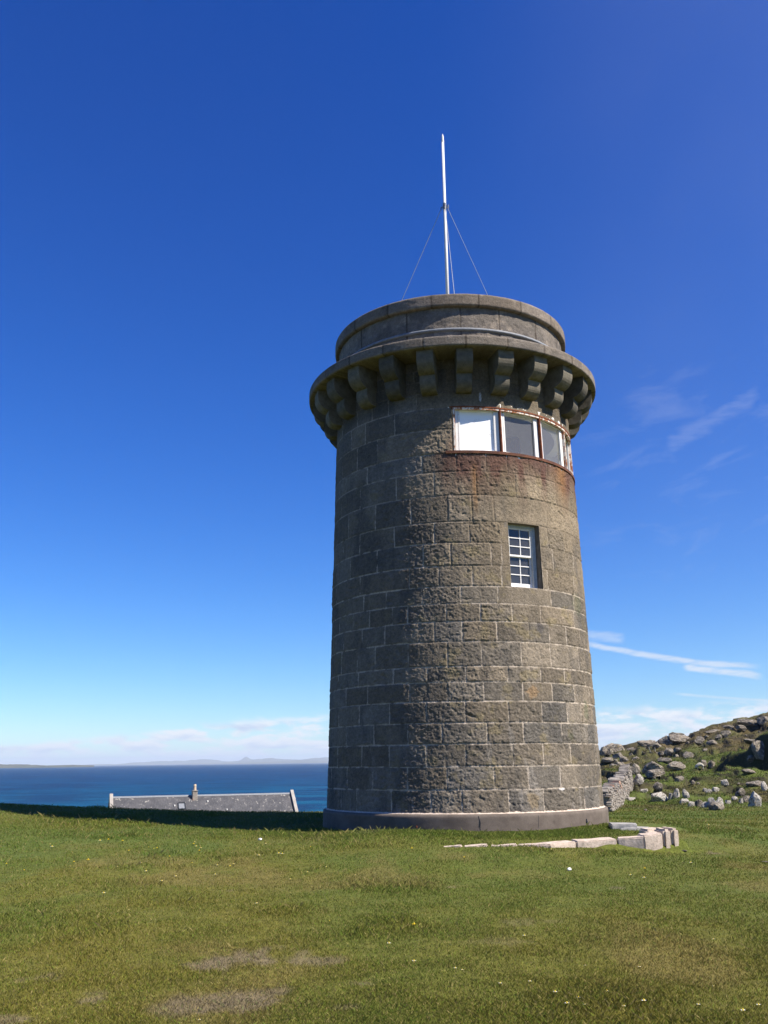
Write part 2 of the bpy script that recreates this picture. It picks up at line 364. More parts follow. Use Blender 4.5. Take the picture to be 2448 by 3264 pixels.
# ------------------------------------------------------------------ terrain
TX, TD = 1.884, 24.0
KTH = np.radians([-180, -40, -12, -7, 4, 15, 22, 29, 34, 45, 70, 180])
KIN = np.array([4.3, 4.1, 4.9, 5.55, 6.0, 6.55, 6.85, 7.15, 4.2, 4.0, 4.0, 4.3])
KOUT = np.array([5.8, 5.6, 6.0, 5.75, 6.15, 6.75, 7.05, 7.35, 8.6, 8.4, 7.2, 5.8])
SKX = np.array([1300, 1913, 1995, 2034, 2105, 2190, 2268, 2347, 2448, 2700, 3200])
SKY = np.array([2440, 2404, 2392, 2384, 2378, 2357, 2331, 2316, 2294, 2262, 2250])
def Gz(x, y, detail=True):
    x = np.asarray(x, float); y = np.asarray(y, float)
    d = np.hypot(x, y); yy = np.maximum(y, 0.5)
    u = W0 / 2 + F0 * np.clip(x / yy, -3, 3) / math.cos(PITCH) * 1.0
    u = u - 12.0 * np.clip((u - 1224) / 1224, -1, 1) * 0
    z = 0.03 * (fbm(x * .35, y * .35, 3, 3) - 0.5) * 2
    L = (.06 * ss(-x, -1.2, 1) + .0038 * np.clip(x, -11, 0) ** 2) * ss(y, 9, 21) + .085 * ss(y, 23.5, 26.8) * ss(-x, -2, 1.5)
    z = z + L * ss(d, 3, 12)
    mound = .125 * (1 - ss(x, 2.2, 5.0)) * ss(x, -1.6, .6) * ss(y, 13.0, 17.4); z = z + mound
    th = np.arctan2(x - TX, -(y - TD)); rc = np.hypot(x - TX, y - TD)
    rin = np.interp(th, KTH, KIN); rout = np.interp(th, KTH, KOUT)
    t = np.clip((rc - rin) / (rout - rin), 0, 1); t = 1 - t * t * (3 - 2 * t)
    z = z + t * (0.145 - mound + 0.04 * ss(rc, 4.2, 7.0)) * (1 - ss(-th, 0.30, 0.70))
    # far ground: left falls to the house and the sea, right goes on to the rocky hill
    wr = ss(u, 1480, 1800)
    fall = 0.30 * ss(d, 28.6, 35) + np.interp(d, [30, 60, 88, 108, 125, 160, 260], [0, 4.2, 7.6, 8.0, 9.5, 18, 22])
    rightflat = -np.interp(d, [25, 30, 45, 48], [0, .22, .84, .90])
    es = np.arctan((np.interp(u, SKX, SKY) * -1 + (2418 + 12 * (2230 - np.clip(u, 1200, 3200)) / 1041)) / F0)
    ef = math.radians(-3.08)
    tt = np.clip((d - 46) / (132 - 46), 0, 1)
    e = ef + (es - ef) * tt
    hill = EYE + d * np.tan(e) - 0.04 * (np.maximum(d - 132, 0)) - 0.0006 * np.maximum(d - 132, 0) ** 2
    hm = ss(d, 46, 56)
    ridg = np.abs(fbm(x * .11, y * .11, 31, 4) - .5) * 2
    hill = hill + hm * (1.7 * (fbm(x * .09, y * .09, 21, 3) - .5) * ss(d, 50, 80) * (1 - .6 * ss(d, 115, 132)) + 1.0 * (fbm(x * .42, y * .42, 22, 4) - .5) * ss(d, 52, 66) + .50 * (ss(fbm(x * .7, y * .5, 24, 3), .47, .53) - .5) * ss(d, 58, 75))
    # shaded scarp on the right
    sdx, sdy = x - 31.5, y - 80.0
    sd = sdx * .93 + sdy * .37 + 0.8 * (fbm(x * .3, y * .3, 40, 3) - .5) * 2
    along = sdx * -.37 + sdy * .93
    hill = hill + 2.7 * ss(sd, 0, 0.9) * (1 - ss(along, 1, 9)) * (1 - ss(sd, 3, 26)) * ss(d, 60, 70)
    sd2 = (x - 31.0) * .85 + (y - 62.0) * .52 + .8 * (fbm(x * .4, y * .4, 41, 3) - .5)
    al2 = (x - 31) * -.52 + (y - 62) * .85
    hill = hill + 1.0 * ss(sd2, 0, .7) * (1 - ss(al2, 1, 5)) * (1 - ss(sd2, 2, 10))
    zr = np.where(d < 46, rightflat, hill)
    zr = np.where((d > 44) & (d < 50), rightflat * (1 - ss(d, 44, 50)) + hill * ss(d, 44, 50), zr)
    z = z + (-fall) * (1 - wr)
    z = z * (1 - wr * ss(d, 44, 50)) + np.where(d < 25, 0, zr) * wr
    if detail:
        z = z + .018 * (fbm(x * 2.6, y * 2.6, 5, 3) - .5) * ss(40 - d, 0, 10)
    return np.where(y < -20, z - 0, z)

# worn patches of the lawn: (px, py, half width, half depth in photo pixels, strength)
PATCH = [(640, 3070, 105, 24, 1.0), (820, 3060, 130, 32, .95), (960, 3065, 120, 16, .8), (720, 3195, 190, 30, 1.0), (860, 3170, 90, 22, .9), (560, 3215, 90, 26, .7),
         (70, 3130, 80, 18, .9), (1150, 3138, 60, 14, .9), (1130, 3215, 60, 14, .7), (290, 3190, 30, 12, .8), (440, 3075, 25, 7, .7), (60, 3255, 90, 16, .8),
         (1720, 2942, 90, 10, .35), (2300, 2716, 45, 5, 1.0), (1760, 2833, 26, 4, .8), (1985, 2832, 26, 4, .7), (1440, 2828, 20, 4, .7), (1590, 3000, 120, 12, .3),
         (740, 2842, 40, 5, .6), (930, 2834, 30, 4, .6), (1120, 2650, 60, 3, .4), (320, 3170, 40, 12, .5), (1180, 2683, 110, 5, .55)]
def px_of(x, y, z):
    P0, P1, P2 = x, y, z - EYE
    a = P0 * CR[0] + P1 * CR[1] + P2 * CR[2]; b = P0 * CU[0] + P1 * CU[1] + P2 * CU[2]; c = P0 * _F[0] + P1 * _F[1] + P2 * _F[2]
    return W0 / 2 + F0 * a / c, H0 / 2 - F0 * b / c
PW = []
for (px, py, hw, hd, s) in PATCH:            # turn each into a patch on the ground, in metres
    dr = ray(px, py); P = np.array([0, 0, EYE]) + dr * (-EYE / dr[2])
    hgt = abs(P[1]); d2 = ray(px, py + hd); P2 = np.array([0, 0, EYE]) + d2 * (-EYE / d2[2])
    PW.append((P[0], P[1], hw * P[1] / F0, max(abs(P[1] - P2[1]), .05), s))
def bare(x, y):
    b = np.zeros(np.shape(x)); n = fbm(x * 2.2, y * 1.2, 61, 5, .62)
    for (cx, cy, a, c, s) in PW:
        q = np.sqrt(((x - cx) / a) ** 2 + ((y - cy) / c) ** 2)
        b = np.maximum(b, s * .9 * ss(1.05 - q * .9 + (n - .5) * 4.2, 0.0, .7))
    return b
def turf(x, y):
    """colour of the turf: green, olive, straw; (n,3)"""
    n1 = fbm(x * .45, y * .22, 71, 4); n2 = fbm(x * 1.7, y * 1.1, 72, 4); n3 = fbm(x * .13, y * .11, 73, 3)
    g = np.array([.115, .158, .026]); o = np.array([.180, .172, .030]); s = np.array([.25, .195, .068]); e = np.array([.225, .185, .110])
    d = np.hypot(x, y)
    k = np.clip(.16 + .42 * ss(n1, .40, .60) + .22 * ss(n2, .42, .66) + .14 * ss(n3, .4, .6) + .12 * ss(-d, -13, -7) - .30 * ss(d, 15, 20) * (1 - .4 * ss(d, 40, 60)), 0, 1)[..., None]
    c = g * (1 - k) + o * k
    k2 = (.45 * ss(fbm(x * .9, y * .5, 75, 4), .54, .70) * (1 - .6 * ss(d, 15, 19)))[..., None]
    c = c * (1 - k2) + s * k2
    b = bare(x, y)[..., None]; c = c * (1 - b) + e * b
    # the hill: browner moor grass, dry bracken and heather clumps
    hk = ss(d, 48, 58)[..., None]
    m1 = fbm(x * .16, y * .16, 77, 4); m2 = fbm(x * .6, y * .6, 78, 4)
    hc = np.array([.115, .155, .030]) * (1 - ss(m1, .46, .66)[..., None]) + np.array([.135, .118, .045]) * ss(m1, .46, .66)[..., None]
    q = ss(m2, .58, .70)[..., None]; hc = hc * (1 - q * .7) + np.array([.045, .042, .018]) * q * .7
    q = (ss(d, 95, 125) * .5)[..., None]; hc = hc * (1 - q) + np.array([.17, .13, .075]) * q
    far = d > 56
    if far.any():
        xf, yf = x[far], y[far]
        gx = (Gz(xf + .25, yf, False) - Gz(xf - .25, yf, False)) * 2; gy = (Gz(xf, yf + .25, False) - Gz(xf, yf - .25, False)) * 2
        q = (ss(np.hypot(gx, gy) + .3 * (m2[far] - .5), .55, 1.0) * .8)[..., None]; hc[far] = hc[far] * (1 - q) + np.array([.055, .047, .034]) * q  # steep faces brown as bare soil, darkened further to deepen the scarp's shade
    return (c * (1 - hk) + hc * hk) * np.array([.80, .78, .78])

def build_ground():
    a = np.radians(np.concatenate([np.arange(-180, -34, 6), np.arange(-33, 33, .11), np.arange(34, 180.1, 6)]))
    r = [0.6]
    while r[-1] < 420: r.append(r[-1] * (1.012 if r[-1] < 15 else 1.007 if r[-1] < 26 else 1.012 if r[-1] < 48 else 1.0055 if r[-1] < 66 else 1.0042 if r[-1] < 100 else 1.007 if r[-1] < 140 else 1.04))
    r = np.array(r); A, Rr = np.meshgrid(a, r, indexing='ij')
    X, Y = Rr * np.sin(A), Rr * np.cos(A); Z = Gz(X, Y)
    V = np.stack([X, Y, Z], -1).reshape(-1, 3)
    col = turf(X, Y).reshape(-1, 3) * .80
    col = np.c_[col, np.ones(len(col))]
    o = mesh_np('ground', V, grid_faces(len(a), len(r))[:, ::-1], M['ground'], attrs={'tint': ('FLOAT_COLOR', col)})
    tag(o, kind='structure')
build_ground()
def ground_hit(px, py, lo=4.0, hi=170.0):
    d = ray(px, py); t = np.geomspace(lo, hi, 5000); P = np.array([0, 0, EYE]) + t[:, None] * d
    below = P[:, 2] <= Gz(P[:, 0], P[:, 1], False)
    i = int(below.argmax()) if below.any() else len(t) - 1
    return P[i]

# sea and far hills
def build_sea():
    n = 96; rr = [3, 60, 200, 600, 2000, 7000, 20000, 60000]
    V = []; 
    for q in rr:
        for i in range(n): V.append((q * math.sin(2 * math.pi * i / n), q * math.cos(2 * math.pi * i / n), -15.0))
    Fc = []
    for k in range(len(rr) - 1):
        for i in range(n): j = (i + 1) % n; Fc.append((k * n + i, k * n + j, (k + 1) * n + j, (k + 1) * n + i))
    o = mesh_np('sea', V, np.array(Fc)[:, ::-1], M['sea'], smooth=False); tag(o, kind='structure')
build_sea()
def far_range(name, pts, dist, depth, label, seed):
    """a range of far hills: skyline points (photo x, height over the horizon in photo px) at its own distance"""
    xs = np.arange(pts[0][0], pts[-1][0] + 1, 5.0); hs = np.interp(xs, [p[0] for p in pts], [p[1] for p in pts])
    hs = hs * (.86 + .28 * fbm(xs * .03, xs * 0, seed, 4)) + 2.2 * (fbm(xs * .12, xs * 0 + 4, seed + 5, 3) - .5) * (hs > 2)
    V = []; nv = 9
    for x, h in zip(xs, hs):
        d = ray(x, hor(x)); d = d / np.hypot(d[0], d[1]); H = max(h, 0) / F0 * dist + 15
        for j in range(nv):
            q = j / (nv - 1); rr = dist + (q - .5) * depth
            V.append((d[0] * rr, d[1] * rr, -15.5 + H * math.sin(math.pi * q) ** .8 * (1 if 0 < j < nv - 1 else 0)))
    o = mesh_np(name, V, grid_faces(len(xs), nv), M['hills']); tag(o, kind='structure'); return o
far_range('mountains', [(560, 0), (600, 2), (700, 4), (790, 9), (860, 15), (910, 12), (960, 9), (1000, 13), (1090, 18), (1150, 10), (1220, 14), (1400, 8), (1600, 0)], 30000, 5000, '', 3)
far_range('far_hills', [(700, 0), (840, 4), (920, 6), (980, 8), (1020, 5), (1100, 8), (1300, 5), (1600, 0)], 25000, 3000, '', 9)
far_range('far_mountains', [(250, 0), (300, 3), (360, 2), (420, 6), (520, 10), (590, 9), (640, 14), (680, 12), (720, 6), (760, 8), (785, 20), (800, 12), (840, 7), (920, 6), (1000, 8), (1100, 9)], 34000, 4000, '', 23)
far_range('low_island', [(-140, 2), (-60, 6), (20, 6), (90, 4), (150, 1), (230, 2), (300, 0)], 9000, 600, '', 29)

# ------------------------------------------------------------------ the tower
tower = tag(empty('stone_tower', (TX, TD, 0.0)), 'round grey granite signal tower with overhanging parapet on corbels standing on the lawn', 'tower')
def Rw(z): return 3.36 + (z - .514) * (3.142 - 3.36) / (9.797 - .514)
def P3(r, th, z): return (r * math.sin(th), -r * math.cos(th), z)          # relative to the tower base
COURSE_Z = [.50, 1.0, 1.48, 1.95, 2.40, 2.86, 3.28, 3.62, 4.17, 4.62, 5.03, 5.42, 5.90, 6.44, 6.94, 7.58, 8.16, 8.61, 9.23, 9.78, 10.2, 10.50, 10.80, 11.10]
CJ = [[-78, -69.2, -61.4, -50.2, -32.4, -16.6, -5.1, 12.3, 26.6, 49.1, 64.6], [-85, -74.0, -57, -41.3, -25.5, -10.3, 7.1, 20.6, 35.4, 57.7, 73], [-82, -66, -47.4, -33.3, -17.8, -3.2, 14.7, 27.7, 42.2, 64.5],
      [-74.6, -58.2, -40.8, -25.2, -11.8, 5.1, 19.6, 38.0, 57.0], [-65.6, -49.1, -33.2, -17.7, -2.7, 13.8, 28.4, 42.1, 52.6, 67], [-73, -58.9, -44.4, -24.3, -9.3, 4.6, 20.3, 34.2, 48.2, 64],
      [-67.2, -50.2, -31.4, -17.0, -2.0, 14.4, 29.1, 42.1, 59.6], [-78, -63.9, -51.0, -40.4, -24.8, -9.0, 4.3, 20.7, 34.9, 54.5], [-72.1, -62.1, -48.0, -35.4, -13.8, -2.9, 10.8, 24.7, 35.1, 45.7, 57.5],
      [-67.3, -54.1, -43.7, -31.9, -24.9, -8.9, 4.5, 17.7, 31.2, 53.3], [-69.1, -47.4, -34.9, -18.7, -2.9, 12.1, 37.7, 54.5], [-72.6, -49.8, -24.1, -11.7, 1.9, 14.0, 18.1, 33.6, 36.5, 56.3],
      [-73.6, -57.5, -39.6, -18.0, -6.5, 10.0, 14.5, 18.1, 33.6, 40.8, 58.2], [-64.8, -50.5, -30.8, -13.1, 1.4, 14.6, 18.1, 33.6, 38.5, 49.8], [-59.6, -40.7, -23.0, -7.3, 2.8, 12.2, 39.2, 62.0],
      [-68.0, -50.8, -29.9, -12.8, 5.1, 22.7, 46.8], [-68.2, -46.0, -17.8, -3.1, 9.8, 19.3, 30.2, 41.3, 54.0], [-68.1, -53.2, -40.0, -4.5], [-58.8, -47.7, -30.5, -4.5], [-53.8, -43.3, -33.9, -19.9, 17.6, 39.0, 60],
      [-60, -45, -30, -15, 0, 15, 30, 45, 60], [-66, -51, -36, -21, -6, 9, 24, 39, 54], [-60, -45, -30, -15, 0, 15, 30, 45, 60]]
SW = (18.1, 33.6, 5.42, 6.94)           # small sash window opening
BW = (-4.3, 104.0, 8.66, 9.78)          # curved band of windows
def tower_wall():
    N = 1320; z = np.linspace(.50, 11.06, 640)
    deg = -180 + 360 * np.arange(N) / N
    def snap(v): return int(np.abs(deg - v).argmin())
    def snz(v): return int(np.abs(z - v).argmin())
    TH, ZZ = np.meshgrid(deg, z, indexing='ij')
    rng = np.random.default_rng(5)
    arc = TH * math.pi / 180 * 3.3
    zw = ZZ + .010 * (vn(arc * .8, ZZ * .7, 9) - .5) + .006 * (vn(arc * 5, ZZ * 5, 10) - .5)
    ci = np.clip(np.searchsorted(COURSE_Z, zw) - 1, 0, len(CJ) - 1)
    zb = np.array(COURSE_Z); dz = np.minimum(zw - zb[ci], zb[ci + 1] - zw)
    dh = np.zeros_like(TH); bid = np.zeros(TH.shape, int); bc = np.zeros(TH.shape)
    base = 0; info = []
    for k, js in enumerate(CJ):
        js = sorted(js); lo, hi = js[0], js[-1]; g = (lo + 360) - hi; n = max(1, int(round(g / 15.0)))
        extra = [hi + g * (i + (.22 * (rng.random() - .5) if 0 < i else 0)) / n for i in range(1, n)]
        al = np.array(sorted(js + extra)); full = np.concatenate([al - 360, al, al + 360])
        mk = ci == k; t = TH[mk] + (.25 * (vn(ZZ[mk] * 6, TH[mk] * .2, 12) - .5))
        i = np.searchsorted(full, t); dh[mk] = np.minimum(t - full[i - 1], full[i] - t) * math.pi / 180 * 3.3
        bid[mk] = base + (i - 1) % len(al)
        for q in range(len(al)):
            a0 = al[q]; a1 = al[(q + 1) % len(al)] + (360 if q == len(al) - 1 else 0); info.append((k, (a0 + a1) / 2, a1 - a0))
        # index i-1 in full -> block starting at full[i-1]; modulo matches al order
        base += len(al)
    nb = len(info); r = rng.random((nb, 6)); rough = np.clip(.62 + .5 * (r[:, 0] - .3), .25, 1.15); tone = .76 + .48 * r[:, 1] ; warm = r[:, 2]
    for b, (k, c, w) in enumerate(info):
        if (k == 10 and 12 < c < 37) or (k in (11, 12, 13) and (14 <= c <= 18.2 or 33.5 < c < 37)): rough[b] = .10; tone[b] = 1.05; warm[b] = .55
        if k == 14 and 12 < c < 39: rough[b] = .35; tone[b] = 1.1; warm[b] = .8
        if k >= 19: rough[b] *= .55
        if k in (17, 18) : rough[b] = .85
        if k in (12,13): tone[b] *= 1.0
    # soft grain between photo-measured joints
    dj = np.minimum(dz, dh)
    seedo = bid * 3.7
    big = fbm(arc * 6.5 + seedo, ZZ * 9, 101, 3)                 # hand-sized hollows
    mid = fbm(arc * 19 + seedo, ZZ * 23, 102, 3, .65)
    fine = vn(arc * 48, ZZ * 55, 103)
    pits = np.clip(vn(arc * 13, ZZ * 16, 104) - .70, 0, 1) * 2.4
    rb = rough[bid]
    edge = ss(dj, .004, .035)
    tilt = (r[bid, 3] - .5) * .010 + (ZZ - zb[ci]) * (r[bid, 4] - .5) * .03
    # chisel-dressed margin ring then a rock-faced middle
    H = -.012 * (1 - ss(dj, .003, .014)) + edge * (rb * (.008 + .020 * (big - .5) + .037 * (mid - .5) - .028 * pits) + tilt) + rb * .016 * (fine - .5)
    gouge = rng.random(60)
    for q in range(46):
        ga = rng.uniform(-70, 70); gz = rng.uniform(.6, 9.5); gl = rng.uniform(.05, .14); gh = rng.uniform(.015, .04); sl = rng.uniform(-.5, .3)
        ax = (TH - ga) * math.pi / 180 * 3.3; az_ = ZZ - gz
        H = H - rng.uniform(.012, .028) * np.exp(-(ax / gl) ** 2 - ((az_ - sl * ax) / gh) ** 2)
    ax = (TH + 1.0) * math.pi / 180 * 3.3; H = H - .05 * np.exp(-((ax) / .09) ** 2 - ((ZZ - 2.55 + .35 * ax) / .025) ** 2)
    RR = Rw(ZZ) + H
    # ---- colour
    base_c = np.array([.212, .192, .155]); warm_c = np.array([.245, .200, .135]); cool_c = np.array([.150, .162, .165])
    wv = warm[bid][..., None]
    c = base_c * (1 - wv * .6) + warm_c * wv * .6
    kc = (ss(r[bid, 5], .70, .95) * .35)[..., None]; c = c * (1 - kc) + cool_c * kc
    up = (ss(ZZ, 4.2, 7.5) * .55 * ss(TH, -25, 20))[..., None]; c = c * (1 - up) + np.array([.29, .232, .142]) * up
    c = c * tone[bid][..., None]
    p1 = fbm(arc * 1.6, ZZ * 2.3, 120, 5, .6)[..., None]; c = c * (.74 + .56 * p1)
    str1 = fbm(arc * 9, ZZ * .9, 121, 4)[..., None]; c = c * (.84 + .32 * str1)
    lich = ss(fbm(arc * 2.4, ZZ * 3.2, 122, 5, .62), .60, .72)[..., None] * .5; c = c * (1 - lich) + np.array([.29, .245, .13]) * lich
    dark = ss(fbm(arc * 1.4, ZZ * .8, 123, 4, .6), .54, .72)[..., None] * .5; c = c * (1 - dark) + np.array([.075, .075, .072]) * dark
    pale = (ss(fbm(arc * 6, ZZ * 1.2 + arc * 2, 124, 4, .6), .64, .74) * .4 * ss(-ZZ, -5, -1))[..., None]; c = c * (1 - pale) + np.array([.36, .34, .30]) * pale
    left = (ss(-TH, 10, 40) * .22)[..., None]; c = c * (1 - left) + np.array([.115, .118, .122]) * left   # side away from the sun, its shade put into the colour
    # rust washed down from the window band
    rn = fbm(arc * 4, ZZ * .8, 130, 4); rn2 = fbm(arc * 2.2, ZZ * 3, 131, 4)
    rust = ss(8.72 - ZZ, -.02, .1) * ss(TH, -16, -5) * (.88 * ss(ZZ, 7.75, 8.6) * (.6 + .8 * rn2) + .60 * ss(ZZ, 7.0, 8.4) * ss(rn, .38, .62))
    rust = np.maximum(rust, .85 * np.exp(-((TH - 2.5) / 5.5) ** 2 - ((ZZ - 8.30) / .32) ** 2) * (.4 + .9 * rn2))
    rust = np.maximum(rust, .75 * np.exp(-((TH + 4.0) / 3.0) ** 2 - ((ZZ - 8.85) / .25) ** 2) * (.3 + rn2))
    orange = np.exp(-((TH - 4.5) / 1.2) ** 2) * ss(ZZ, 6.9, 7.6) * (1 - ss(ZZ, 8.1, 8.5)) * .45 + np.exp(-((TH - 52) / 5) ** 2) * ss(ZZ, 7.2, 8.4) * (ZZ < 8.66) * .6 * (.3 + rn)
    rust = np.clip(rust, 0, .92)[..., None]; c = c * (1 - rust) + np.array([.130, .066, .050]) * rust
    orange = np.clip(orange, 0, .8)[..., None]; c = c * (1 - orange) + np.array([.36, .19, .06]) * orange
    # particular marks
    def blob(a, zc, sa, sz, col, s):
        nonlocal c
        n = fbm(arc * 14, ZZ * 16, 140, 3)
        k = (ss(np.exp(-(((TH - a) * math.pi / 180 * 3.3) / sa) ** 2 - ((ZZ - zc) / sz) ** 2) + (n - .5) * .7, .35, .6) * s)[..., None]
        c = c * (1 - k) + np.array(col) * k
    blob(35.6, .985, .09, .035, (.85, .85, .83), 1.0); blob(8.5, 10.05, .035, .14, (.75, .77, .78), .9); blob(35.2, 1.15, .012, .12, (.7, .69, .66), .8)
    blob(24.5, 3.06, .16, .14, (.33, .225, .12), .75); blob(22, .75, .15, .2, (.32, .255, .155), .7); blob(43, 2.1, .10, .09, (.085, .095, .06), .6); blob(57, 2.7, .14, .3, (.14, .16, .10), .6); blob(58, 5.2, .3, .3, (.15, .165, .10), .5)
    blob(30, 4.5, .1, .12, (.07, .07, .08), .5); blob(-13, .75, .15, .2, (.12, .12, .11), .4)
    # mortar: pale below and in the uprights, higher up coloured dark as unlit recesses
    mn = fbm(arc * 7, ZZ * 7, 150, 3); mw = .008 + .010 * ss(mn, .4, .7)
    mk = (1 - ss(dj, mw * .6, mw * 1.35)) * ss(mn, .26, .44)
    palem = ss(-ZZ, -7.2, -4.2) * .9 + .32 * (dh < dz) + .42 * (TH < -12) + .12
    mcol = np.where((palem > .5)[..., None], np.array([.56, .50, .41]), np.array([.17, .14, .10]))
    mk = (mk * np.clip(palem, .35, .92) * np.where(ZZ > 10.2, .5, 1))[..., None]; c = c * (1 - mk) + mcol * mk
    c = c * (1 - .35 * ss(ZZ, 9.75, 10.0))[..., None]; spk = vn(arc * 34, ZZ * 40, 160) + .6 * vn(arc * 17, ZZ * 21, 161); c = c * (.76 + .30 * spk)[..., None]; c = c * np.array([.705, .68, .685]); c = np.clip(c, .006, .8)  # top courses darker; the shade under the cornice is put into their colour
    # ---- openings: leave out the faces inside them
    Fq = grid_faces(N, len(z), True); ui = Fq[:, 0] // len(z); vi = Fq[:, 0] % len(z)
    keep = np.ones(len(Fq), bool); op = []
    for (a0, a1, z0, z1) in (SW, BW):
        i0, i1, j0, j1 = snap(a0), snap(a1), snz(z0), snz(z1); op.append((deg[i0], deg[i1], z[j0], z[j1]))
        keep &= ~((ui >= i0) & (ui < i1) & (vi >= j0) & (vi < j1))
        # straighten the arris round the opening
        e = np.zeros_like(RR, bool); e[i0 - 1:i1 + 2, j0 - 1:j1 + 2] = True; RR[e] = Rw(ZZ[e])
    t = np.radians(TH); V = np.stack([RR * np.sin(t), -RR * np.cos(t), ZZ], -1).reshape(-1, 3)
    tint = np.c_[c.reshape(-1, 3), np.ones(V.shape[0])]
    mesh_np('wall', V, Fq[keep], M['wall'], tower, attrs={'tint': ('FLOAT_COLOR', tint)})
    return op
OPEN = tower_wall()
SW, BW = OPEN

def lathe(name, prof, mat, parent, n=360, jz=(), relief=.004, seed=1, base=(.205, .19, .165), joint_face=True, joff=(0, 0), pits=0.0, warm=.5, pale=.5):
    """a stone ring: profile (r,z) sampled finely, joints every few degrees, stone-by-stone tone"""
    P = [prof[0]]
    for a, b in zip(prof[:-1], prof[1:]):
        k = max(1, int(math.hypot(b[0] - a[0], b[1] - a[1]) / .03))
        P += [(a[0] + (b[0] - a[0]) * i / k, a[1] + (b[1] - a[1]) * i / k) for i in range(1, k + 1)]
    P = np.array(P); n = max(n, 900) if len(jz) else n
    deg = -180 + 360 * np.arange(n) / n; TH, I = np.meshgrid(deg, np.arange(len(P)), indexing='ij')
    Rr = P[I, 0]; Z = P[I, 1]; arc = TH * math.pi / 180 * 3.4
    tg = np.gradient(P, axis=0); nr = np.stack([tg[:, 1], -tg[:, 0]], 1); nr /= np.linalg.norm(nr, axis=1)[:, None]
    j = np.array(sorted(jz)) if len(jz) else np.array([0.0]); full = np.concatenate([j - 360, j, j + 360])
    i = np.searchsorted(full, TH); dj = np.minimum(TH - full[i - 1], full[np.minimum(i, len(full) - 1)] - TH) * math.pi / 180 * 3.3; bid = (i - 1) % len(j)
    if len(jz) == 0: dj = np.ones_like(dj)
    rng = np.random.default_rng(seed); tone = (.84 + .32 * rng.random(len(j)))[bid]; w = rng.random(len(j))[bid]
    H = relief * 2 * (fbm(arc * 9, Z * 14 + I * .3, seed, 4, .6) - .5) - .010 * (1 - ss(dj, .004, .013)) + pits * (fbm(arc * 4 + bid * 5, Z * 5, seed + 7, 3) - .5)
    k = np.ones(len(P)); k[0] = k[-1] = .3
    Rr = Rr + nr[I, 0] * H * k[I]; Z2 = Z + nr[I, 1] * H * k[I]
    t = np.radians(TH); V = np.stack([Rr * np.sin(t), -Rr * np.cos(t), Z2], -1).reshape(-1, 3)
    c = np.array(base) * (1 - w[..., None] * warm * .6) + np.array([.27, .225, .155]) * w[..., None] * warm * .6
    c = c * tone[..., None] * (.70 + .60 * fbm(arc * 2.2, Z * 5, seed + 20, 5, .6)[..., None]) * (.8 + .4 * fbm(arc * 12, Z * 22, seed + 24, 3, .6)[..., None])
    q = (ss(fbm(arc * 3, Z * 3, seed + 21, 4, .6), .55, .68) * .4)[..., None]; c = c * (1 - q) + np.array([.09, .09, .085]) * q
    q = (ss(fbm(arc * 3.3, Z * 4, seed + 22, 5, .6), .60, .70) * pale)[..., None]; c = c * (1 - q) + np.array([.38, .34, .27]) * q
    q = ((1 - ss(dj, .012, .022)) * .8)[..., None]; c = c * (1 - q) + np.array([.075, .062, .048]) * q
    tint = np.c_[np.clip(c.reshape(-1, 3) * np.array([.66, .62, .63]), .006, .8), np.ones(V.shape[0])]
    return mesh_np(name, V, grid_faces(n, len(P), True), mat, parent, attrs={'tint': ('FLOAT_COLOR', tint)})

COR_J = [1.4 + 15.05 * k for k in range(-11, 13)]
lathe('cornice', [(3.10, 11.05), (3.86, 11.05), (3.895, 11.065), (3.90, 11.09), (3.90, 11.285), (3.875, 11.31), (3.07, 11.52)], M['wall'], tower, jz=COR_J, relief=.005, seed=3, base=(.22, .205, .175))
lathe('drum', [(3.075, 11.40), (3.075, 12.46)], M['wall'], tower, jz=[-165, -140, -118, -95, -71.9, -51.8, -24.2, 1.1, 19.7, 41.4, 62, 85, 108, 131, 153, 175], relief=.010, seed=8, pits=.035, base=(.225, .21, .18), pale=.7)
lathe('band_moulding', [(3.06, 11.815), (3.115, 11.822), (3.125, 11.85), (3.115, 11.885), (3.06, 11.90)], M['lead'], tower, relief=.004, seed=4)
COP_J = [-11.8 + 21.18 * k for k in range(-7, 10)]
lathe('coping', [(3.04, 12.45), (3.155, 12.45), (3.185, 12.475), (3.19, 12.50), (3.19, 12.74), (3.17, 12.775), (3.14, 12.785), (2.62, 12.80), (2.60, 12.78), (2.60, 11.9)], M['wall'], tower, jz=COP_J, relief=.005, seed=5, base=(.25, .225, .19), warm=.8)
lathe('roof', [(2.62, 11.92), (1.5, 11.97), (0.01, 12.0)], M['roof_deck'], tower, n=90, relief=0)
# corbels: two stepped stones with rounded noses
def corbel_mesh():
    prof = []
    def nose(ri, ro, zt, zb, first):
        rad = (zt - zb) * .62
        pts = [(ro, zt), (ro + .004, zb + rad)]
        for i in range(1, 9):
            a = i / 8 * math.pi / 2; pts.append((ro - rad * (1 - math.cos(a)), zb + rad * (1 - math.sin(a))))
        pts.append((ri, zb)); return pts
    A = nose(3.0, 3.76, 11.055, 10.52, True); B = nose(3.0, 3.47, 10.525, 10.13, False)
    out = MB()
    for pts, w in ((A, .200), (B, .192)):
        poly = [(3.0, pts[0][1])] + pts
        n = 5
        for s in range(n):                       # slices across the width, gently worn at the sides
            pass
        L = [out.bm.verts.new((-w, -r, z)) for r, z in poly]; Rr = [out.bm.verts.new((w, -r, z)) for r, z in poly]
        out.bm.faces.new(L); out.bm.faces.new(Rr[::-1])
        for i in range(len(poly)): j = (i + 1) % len(poly); out.bm.faces.new((L[i], Rr[i], Rr[j], L[j]))
    bmesh.ops.bevel(out.bm, geom=[e for e in out.bm.edges if len(e.link_faces) == 2 and e.calc_face_angle(0) > .9], offset=.014, segments=2, affect='EDGES')
    return out
